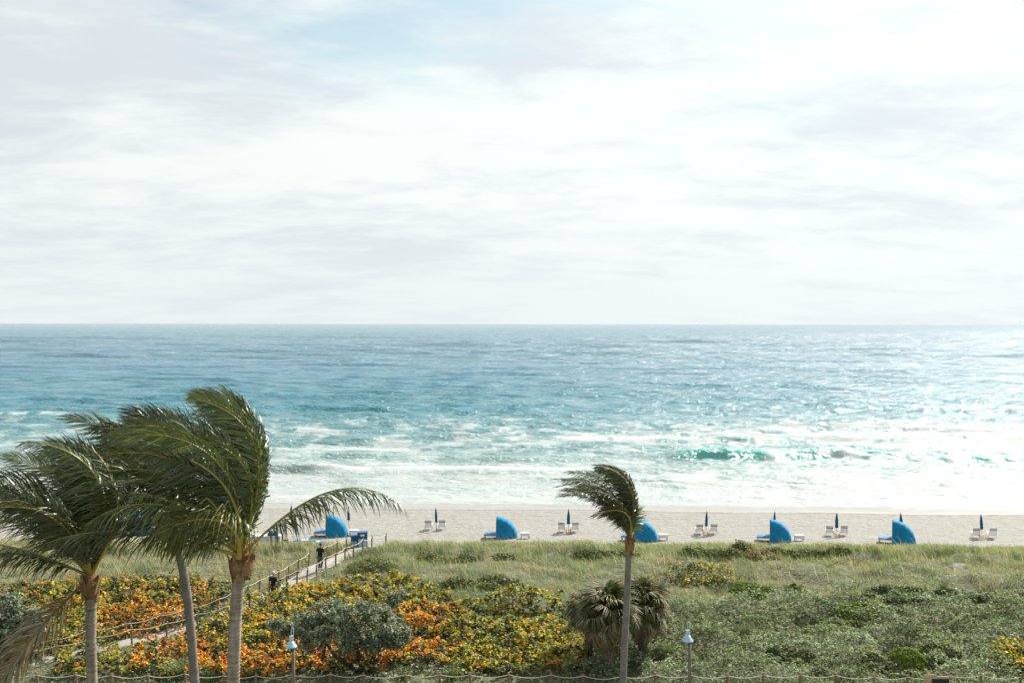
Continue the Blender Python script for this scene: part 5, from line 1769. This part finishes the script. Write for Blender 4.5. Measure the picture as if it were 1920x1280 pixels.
# ------------------------------------------------------------------ bins where the path meets the beach
bg_ = hit(675, 1027)
root = empty('recycling_bin', (bg_[0] + 0.12, bg_[1] + 0.6, float(terrain(bg_[0] + 0.12, bg_[1] + 0.6))), R(8))
def make_bin(root, w, h, sign):
    MB().box((0, 0, h / 2), (w, 0.62, h)).build('cabinet', m_bin, root, bevel=0.03)
    for s in (-1, 1):
        MB().box((s * w * 0.235, -0.325, h * 0.34), (w * 0.36, 0.03, h * 0.52)).build('front_panel', m_bin_panel, root, bevel=0.008)
    if sign:
        MB().box((0, -0.325, h * 0.86), (w * 0.42, 0.025, h * 0.13)).build('opening_plate', m_white, root, bevel=0.006)
    MB().box((0, 0, h + 0.025), (w + 0.05, 0.66, 0.05)).build('lid', m_bin, root, bevel=0.015)
make_bin(root, 0.72, 1.10, True)
tag(root, 'taller blue bin cabinet with a white plate where the path meets the beach', 'bin', 'blue bins at the end of the path')
root = empty('recycling_bin', (bg_[0] - 0.52, bg_[1] + 0.75, float(terrain(bg_[0] - 0.52, bg_[1] + 0.75))), R(8))
make_bin(root, 0.50, 0.88, False)
tag(root, 'shorter blue bin cabinet left of the one with a white plate', 'bin', 'blue bins at the end of the path')

# ------------------------------------------------------------------ beach kiosk things left of the path
def crest_thing(px, py, Y):
    x = (px - 960) / F * Y
    return np.array([x, Y, float(terrain(x, Y))])
g = crest_thing(500, 1024, 92.5)
root = empty('storage_locker', g, R(4))
MB().box((0, 0, 0.58), (2.5, 0.9, 1.16)).build('cabinet', m_grey, root, bevel=0.02)
MB().box((0, 0, 1.20), (2.62, 1.0, 0.08)).build('lid', m_white, root, bevel=0.015)
MB().box((-0.9, -0.463, 0.75), (0.10, 0.03, 0.45)).build('handle', m_navyband, root)
tag(root, 'long pale grey storage locker with a white lid beside the tall palm', 'locker')
o = MB().lathe([(0.1, -0.02), (0.42, 0.0), (0.46, 0.1), (0.36, 0.24), (0.15, 0.33), (0.02, 0.35)], 12, (0, 0, 0), 0.12, 3).build('folded_cover', m_navy, None, smooth=True)
o.location = (g[0] + 0.55, g[1] - 0.1, g[2] + 1.26)
tag(o, 'crumpled navy cover lying on the pale storage locker', 'cover')
g = crest_thing(527, 1022, 92.8)
root = empty('leaning_board', (g[0], g[1], g[2]))
MB().box((0, 0.1, 0.75), (0.42, 0.06, 1.6), Matrix.Rotation(R(-12), 3, 'X')).build('board', m_white, root, bevel=0.02)
MB().box((0, -0.02, 0.3), (0.30, 0.02, 0.25), Matrix.Rotation(R(-12), 3, 'X')).build('stripe', m_pale_cush, root)
tag(root, 'upright white board leaning at the end of the storage locker', 'board')
g = crest_thing(537, 1022, 92.3)
root = empty('drum', g)
MB().lathe([(0.24, 0.0), (0.25, 0.02), (0.25, 0.42), (0.262, 0.45), (0.25, 0.48), (0.25, 0.86)], 16).build('barrel', m_tealbin, root, smooth=True)
MB().lathe([(0.27, 0.86), (0.27, 0.90), (0.10, 0.95), (0.02, 0.96)], 16).build('lid', m_tan, root)
tag(root, 'teal drum bin between the locker and the stacked loungers', 'bin')
def lounger(px, py, Y, dz, label, rz):
    g = crest_thing(px, py, Y)
    root = empty('stacked_lounger', (g[0], g[1], g[2] + dz), R(rz))
    mb = MB()
    for s in (-1, 1):
        mb.box((0, s * 0.31, 0.30), (1.95, 0.05, 0.07))
    for k in range(7):
        mb.box((-0.9 + 0.3 * k, 0, 0.30), (0.05, 0.57, 0.045))
    mb.build('frame', m_white, root)
    for k in range(3):
        MB().box((-0.64 + 0.64 * k, 0, 0.385), (0.62, 0.60, 0.10)).build('cushion', m_pale_cush if k == 1 else m_blue_cush, root, bevel=0.02)
    for lx in (-0.85, 0.85):
        for ly in (-0.28, 0.28):
            MB().box((lx, ly, 0.135), (0.06, 0.05, 0.27)).build('leg', m_pale_cush, root)
    tag(root, label, 'lounger', 'blue and white loungers left of the bins')
lounger(572, 1020, 92.0, 0.0, 'lower blue and white lounger in the pair stacked left of the bins', 3)
lounger(572, 1020, 92.0, 0.44, 'upper blue and white lounger of the stacked pair left of the bins', 5)
lounger(592, 1017, 94.0, 0.0, 'single blue lounger just behind the stacked pair', -4)

# driftwood on the dune
g = hit(1562, 1062)
root = empty('driftwood', g)
MB().tube([(-0.5, 0, 0.02), (-0.1, 0.05, 0.12), (0.35, 0, 0.38), (0.75, -0.05, 0.50)], [0.05, 0.055, 0.045, 0.02], 7).build('branch', m_boot, root, smooth=True)
MB().tube([(-0.05, 0.05, 0.13), (-0.35, -0.02, 0.40)], [0.03, 0.012], 6).build('twig', m_boot, root, smooth=True)
tag(root, 'bleached driftwood branch lying in the dune grass on the right', 'driftwood')

# ------------------------------------------------------------------ people
def skin_mesh(name, J, E, mat, parent, sub=2, root_i=0):
    me = bpy.data.meshes.new(name + '_cage')
    me.from_pydata([j[:3] for j in J], E, [])
    o = bpy.data.objects.new(name, me)
    C.objects.link(o)
    o.modifiers.new('skin', 'SKIN')
    sl = me.skin_vertices[0].data if me.skin_vertices else None
    if sl is None:
        me.attributes  # pragma: no cover
    for i, j in enumerate(J):
        rx, ry = (j[3], j[4]) if len(j) > 4 else (j[3], j[3])
        sl[i].radius = (rx, ry)
        sl[i].use_root = (i == root_i)
    sm = o.modifiers.new('smooth', 'SUBSURF')
    sm.levels = sub
    sm.render_levels = sub
    dg = bpy.context.evaluated_depsgraph_get()
    me2 = bpy.data.meshes.new_from_object(o.evaluated_get(dg))
    me2.name = name
    bpy.data.objects.remove(o)
    bpy.data.meshes.remove(me)
    me2.materials.clear()
    me2.materials.append(mat)
    me2.polygons.foreach_set('use_smooth', np.ones(len(me2.polygons), bool))
    o = bpy.data.objects.new(name, me2)
    C.objects.link(o)
    o.parent = parent
    return o


def person(pos, rz, label, hair_mat, trousers_mat, arms, step, head_tilt, hs=1.78):
    """figure seen from behind; local +y is where the person walks"""
    root = empty('person', pos, rz)
    k = hs / 1.78
    root.scale = (k, k, k)
    hx = 0.095
    (lk, lf), (rk, rf) = step
    (le, lh), (re, rh) = arms
    J = [(0, 0, 0.95, .125, .10), (0, 0.01, 1.15, .125, .095), (0, 0.0, 1.36, .15, .10), (0, -0.005, 1.46, .075, .07), (0, 0.01 + head_tilt * .3, 1.53, .052, .055),
         (0, 0.015 + head_tilt * .7, 1.60, .070, .085), (0, 0.02 + head_tilt, 1.70, .074, .092), (0, 0.01 + head_tilt, 1.76, .05, .06),
         (-0.17, 0, 1.42, .058), (le[0], le[1], le[2], .043), (lh[0], lh[1], lh[2], .032),
         (0.17, 0, 1.42, .058), (re[0], re[1], re[2], .043), (rh[0], rh[1], rh[2], .032),
         (-hx, 0, 0.90, .088), (-hx, lk[0], lk[1], .058), (-hx, lf[0], lf[1], .042), (-hx - .02, lf[0] + .17, lf[1] - 0.05, .038),
         (hx, 0, 0.90, .088), (hx, rk[0], rk[1], .058), (hx, rf[0], rf[1], .042), (hx + .02, rf[0] + .17, rf[1] - 0.05, .038)]
    E = [(0, 1), (1, 2), (2, 3), (3, 4), (4, 5), (5, 6), (6, 7), (2, 8), (8, 9), (9, 10), (2, 11), (11, 12), (12, 13), (0, 14), (14, 15), (15, 16), (16, 17), (0, 18), (18, 19), (19, 20), (20, 21)]
    # fingers and thumb grow out of each palm, so that the body stays one surface
    for (wr_i, el) in ((10, le), (13, re)):
        wv_ = Vector(J[wr_i][:3])
        dr = (wv_ - Vector(el)).normalized()
        sd = dr.cross(Vector((0, 0.5, 1))).normalized()
        b0 = len(J)
        pc = wv_ + dr * 0.075
        J.append((*pc, .036, .018))
        E.append((wr_i, b0))
        for f_ in range(4):
            off_ = sd * (-0.030 + 0.020 * f_)
            ln = (0.062, 0.075, 0.070, 0.055)[f_]
            p1 = pc + off_ + dr * 0.045
            p2 = p1 + dr * ln * 0.6 + Vector((0, 0.012, -0.008))
            i1 = len(J)
            J.append((*p1, .0095))
            J.append((*p2, .008))
            E += [(b0, i1), (i1, i1 + 1)]
        th_ = wv_ + dr * 0.04 + sd * 0.040
        i1 = len(J)
        J.append((*th_, .011))
        J.append((*(th_ + dr * 0.045 + sd * 0.012), .009))
        E += [(wr_i, i1), (i1, i1 + 1)]
    skin_mesh('body', J, E, m_skin, root)
    # shirt
    a_l, a_r = Vector((-0.17, 0, 1.42)), Vector((0.17, 0, 1.42))
    sl_, sr_ = a_l.lerp(Vector(le), 0.85), a_r.lerp(Vector(re), 0.85)
    SJ = [(0, 0, 0.86, .180, .135), (0, 0.0, 1.02, .172, .130), (0, 0.01, 1.2, .170, .128), (0, 0, 1.36, .185, .128), (0, -0.005, 1.465, .085, .082),
          (-0.17, 0, 1.42, .085), (*sl_, .080), (0.17, 0, 1.42, .085), (*sr_, .080)]
    skin_mesh('shirt', SJ, [(0, 1), (1, 2), (2, 3), (3, 4), (3, 5), (5, 6), (3, 7), (7, 8)], m_black, root)
    TJ = [(0, 0, 0.93, .145, .12), (-hx, 0, 0.84, .108), (-hx, lk[0], lk[1], .086), (-hx, lf[0] - .005, lf[1] + 0.06, .075), (hx, 0, 0.84, .108), (hx, rk[0], rk[1], .086), (hx, rf[0] - .005, rf[1] + 0.06, .075)]
    skin_mesh('trousers', TJ, [(0, 1), (1, 2), (2, 3), (0, 4), (4, 5), (5, 6)], trousers_mat, root)
    for s, ft in ((-1, lf), (1, rf)):
        skin_mesh('shoe', [(s * (hx + .005), ft[0] - .05, ft[1] - .045, .045, .04), (s * (hx + .01), ft[0] + .07, ft[1] - .05, .05, .038), (s * (hx + .02), ft[0] + .19, ft[1] - .06, .042, .03)], [(0, 1), (1, 2)], m_shoe, root)
    hd = (0, 0.005 + head_tilt, 1.70)
    # hair: cap over crown and nape
    V, F_ = [], []
    for i in range(9):
        th = math.pi * 0.62 * i / 8
        for j in range(16):
            a = 2 * math.pi * j / 16
            front = max(0.0, math.sin(a))
            tt_ = th * (1 - 0.42 * front)
            V.append((hd[0] + 0.084 * math.sin(tt_) * math.cos(a), hd[1] - 0.006 + 0.103 * math.sin(tt_) * math.sin(a), hd[2] + 0.012 + 0.112 * math.cos(tt_)))
    for i in range(8):
        for j in range(16):
            F_.append((i * 16 + j, i * 16 + (j + 1) % 16, (i + 1) * 16 + (j + 1) % 16, (i + 1) * 16 + j))
    o = mesh_np('hair', np.array(V), np.array(F_), hair_mat, root, smooth=True)
    o.modifiers.new('thickness', 'SOLIDIFY').thickness = 0.012
    for s in (-1, 1):
        skin_mesh('ear', [(s * 0.082, hd[1] - 0.005, 1.665, .012, .018), (s * 0.090, hd[1] - 0.012, 1.70, .010, .020)], [(0, 1)], m_skin, root, 1)
    skin_mesh('nose', [(0, hd[1] + 0.095, 1.69, .010), (0, hd[1] + 0.118, 1.665, .013), (0, hd[1] + 0.100, 1.652, .011)], [(0, 1), (1, 2)], m_skin, root, 1)
    for s in (-1, 1):
        MB().lathe([(0.002, -0.010), (0.010, -0.004), (0.010, 0.004), (0.002, 0.010)], 8).build('eye', m_white, root, loc=(s * 0.032, hd[1] + 0.088, 1.70))
    MB().box((0, hd[1] + 0.094, 1.625), (0.048, 0.012, 0.010)).build('mouth', solid_lip, root)
    tag(root, label, 'person', 'people walking down the path to the beach')
    return root

solid_lip = solid('lip', (0.22, 0.085, 0.07), 0.5, 0.05)
p1 = hit(601, 1071)
p1 = np.array([p1[0], p1[1], float(terrain(p1[0], p1[1])) + 0.04])
person(tuple(p1), R(-16), 'person in black t-shirt and grey green trousers walking away between the ropes', m_hair, m_teal,
       (((-0.30, 0.04, 1.20), (-0.20, 0.22, 1.10)), ((0.31, 0.02, 1.20), (0.24, 0.25, 1.16))), (((0.06, 0.50), (0.0, 0.10)), ((0.10, 0.52), (-0.10, 0.13))), 0.05)
p2 = hit(513, 1128)
p2 = np.array([p2[0], p2[1], float(terrain(p2[0], p2[1])) + 0.04])
person(tuple(p2), R(-20), 'grey haired person in black shirt on the path behind the sea grapes', m_greyhair, m_navycloth,
       (((-0.27, -0.02, 1.17), (-0.26, 0.10, 0.94)), ((0.28, -0.04, 1.16), (0.29, 0.06, 0.92))), (((0.08, 0.50), (-0.02, 0.10)), ((0.06, 0.50), (0.10, 0.10))), 0.03, 1.76)
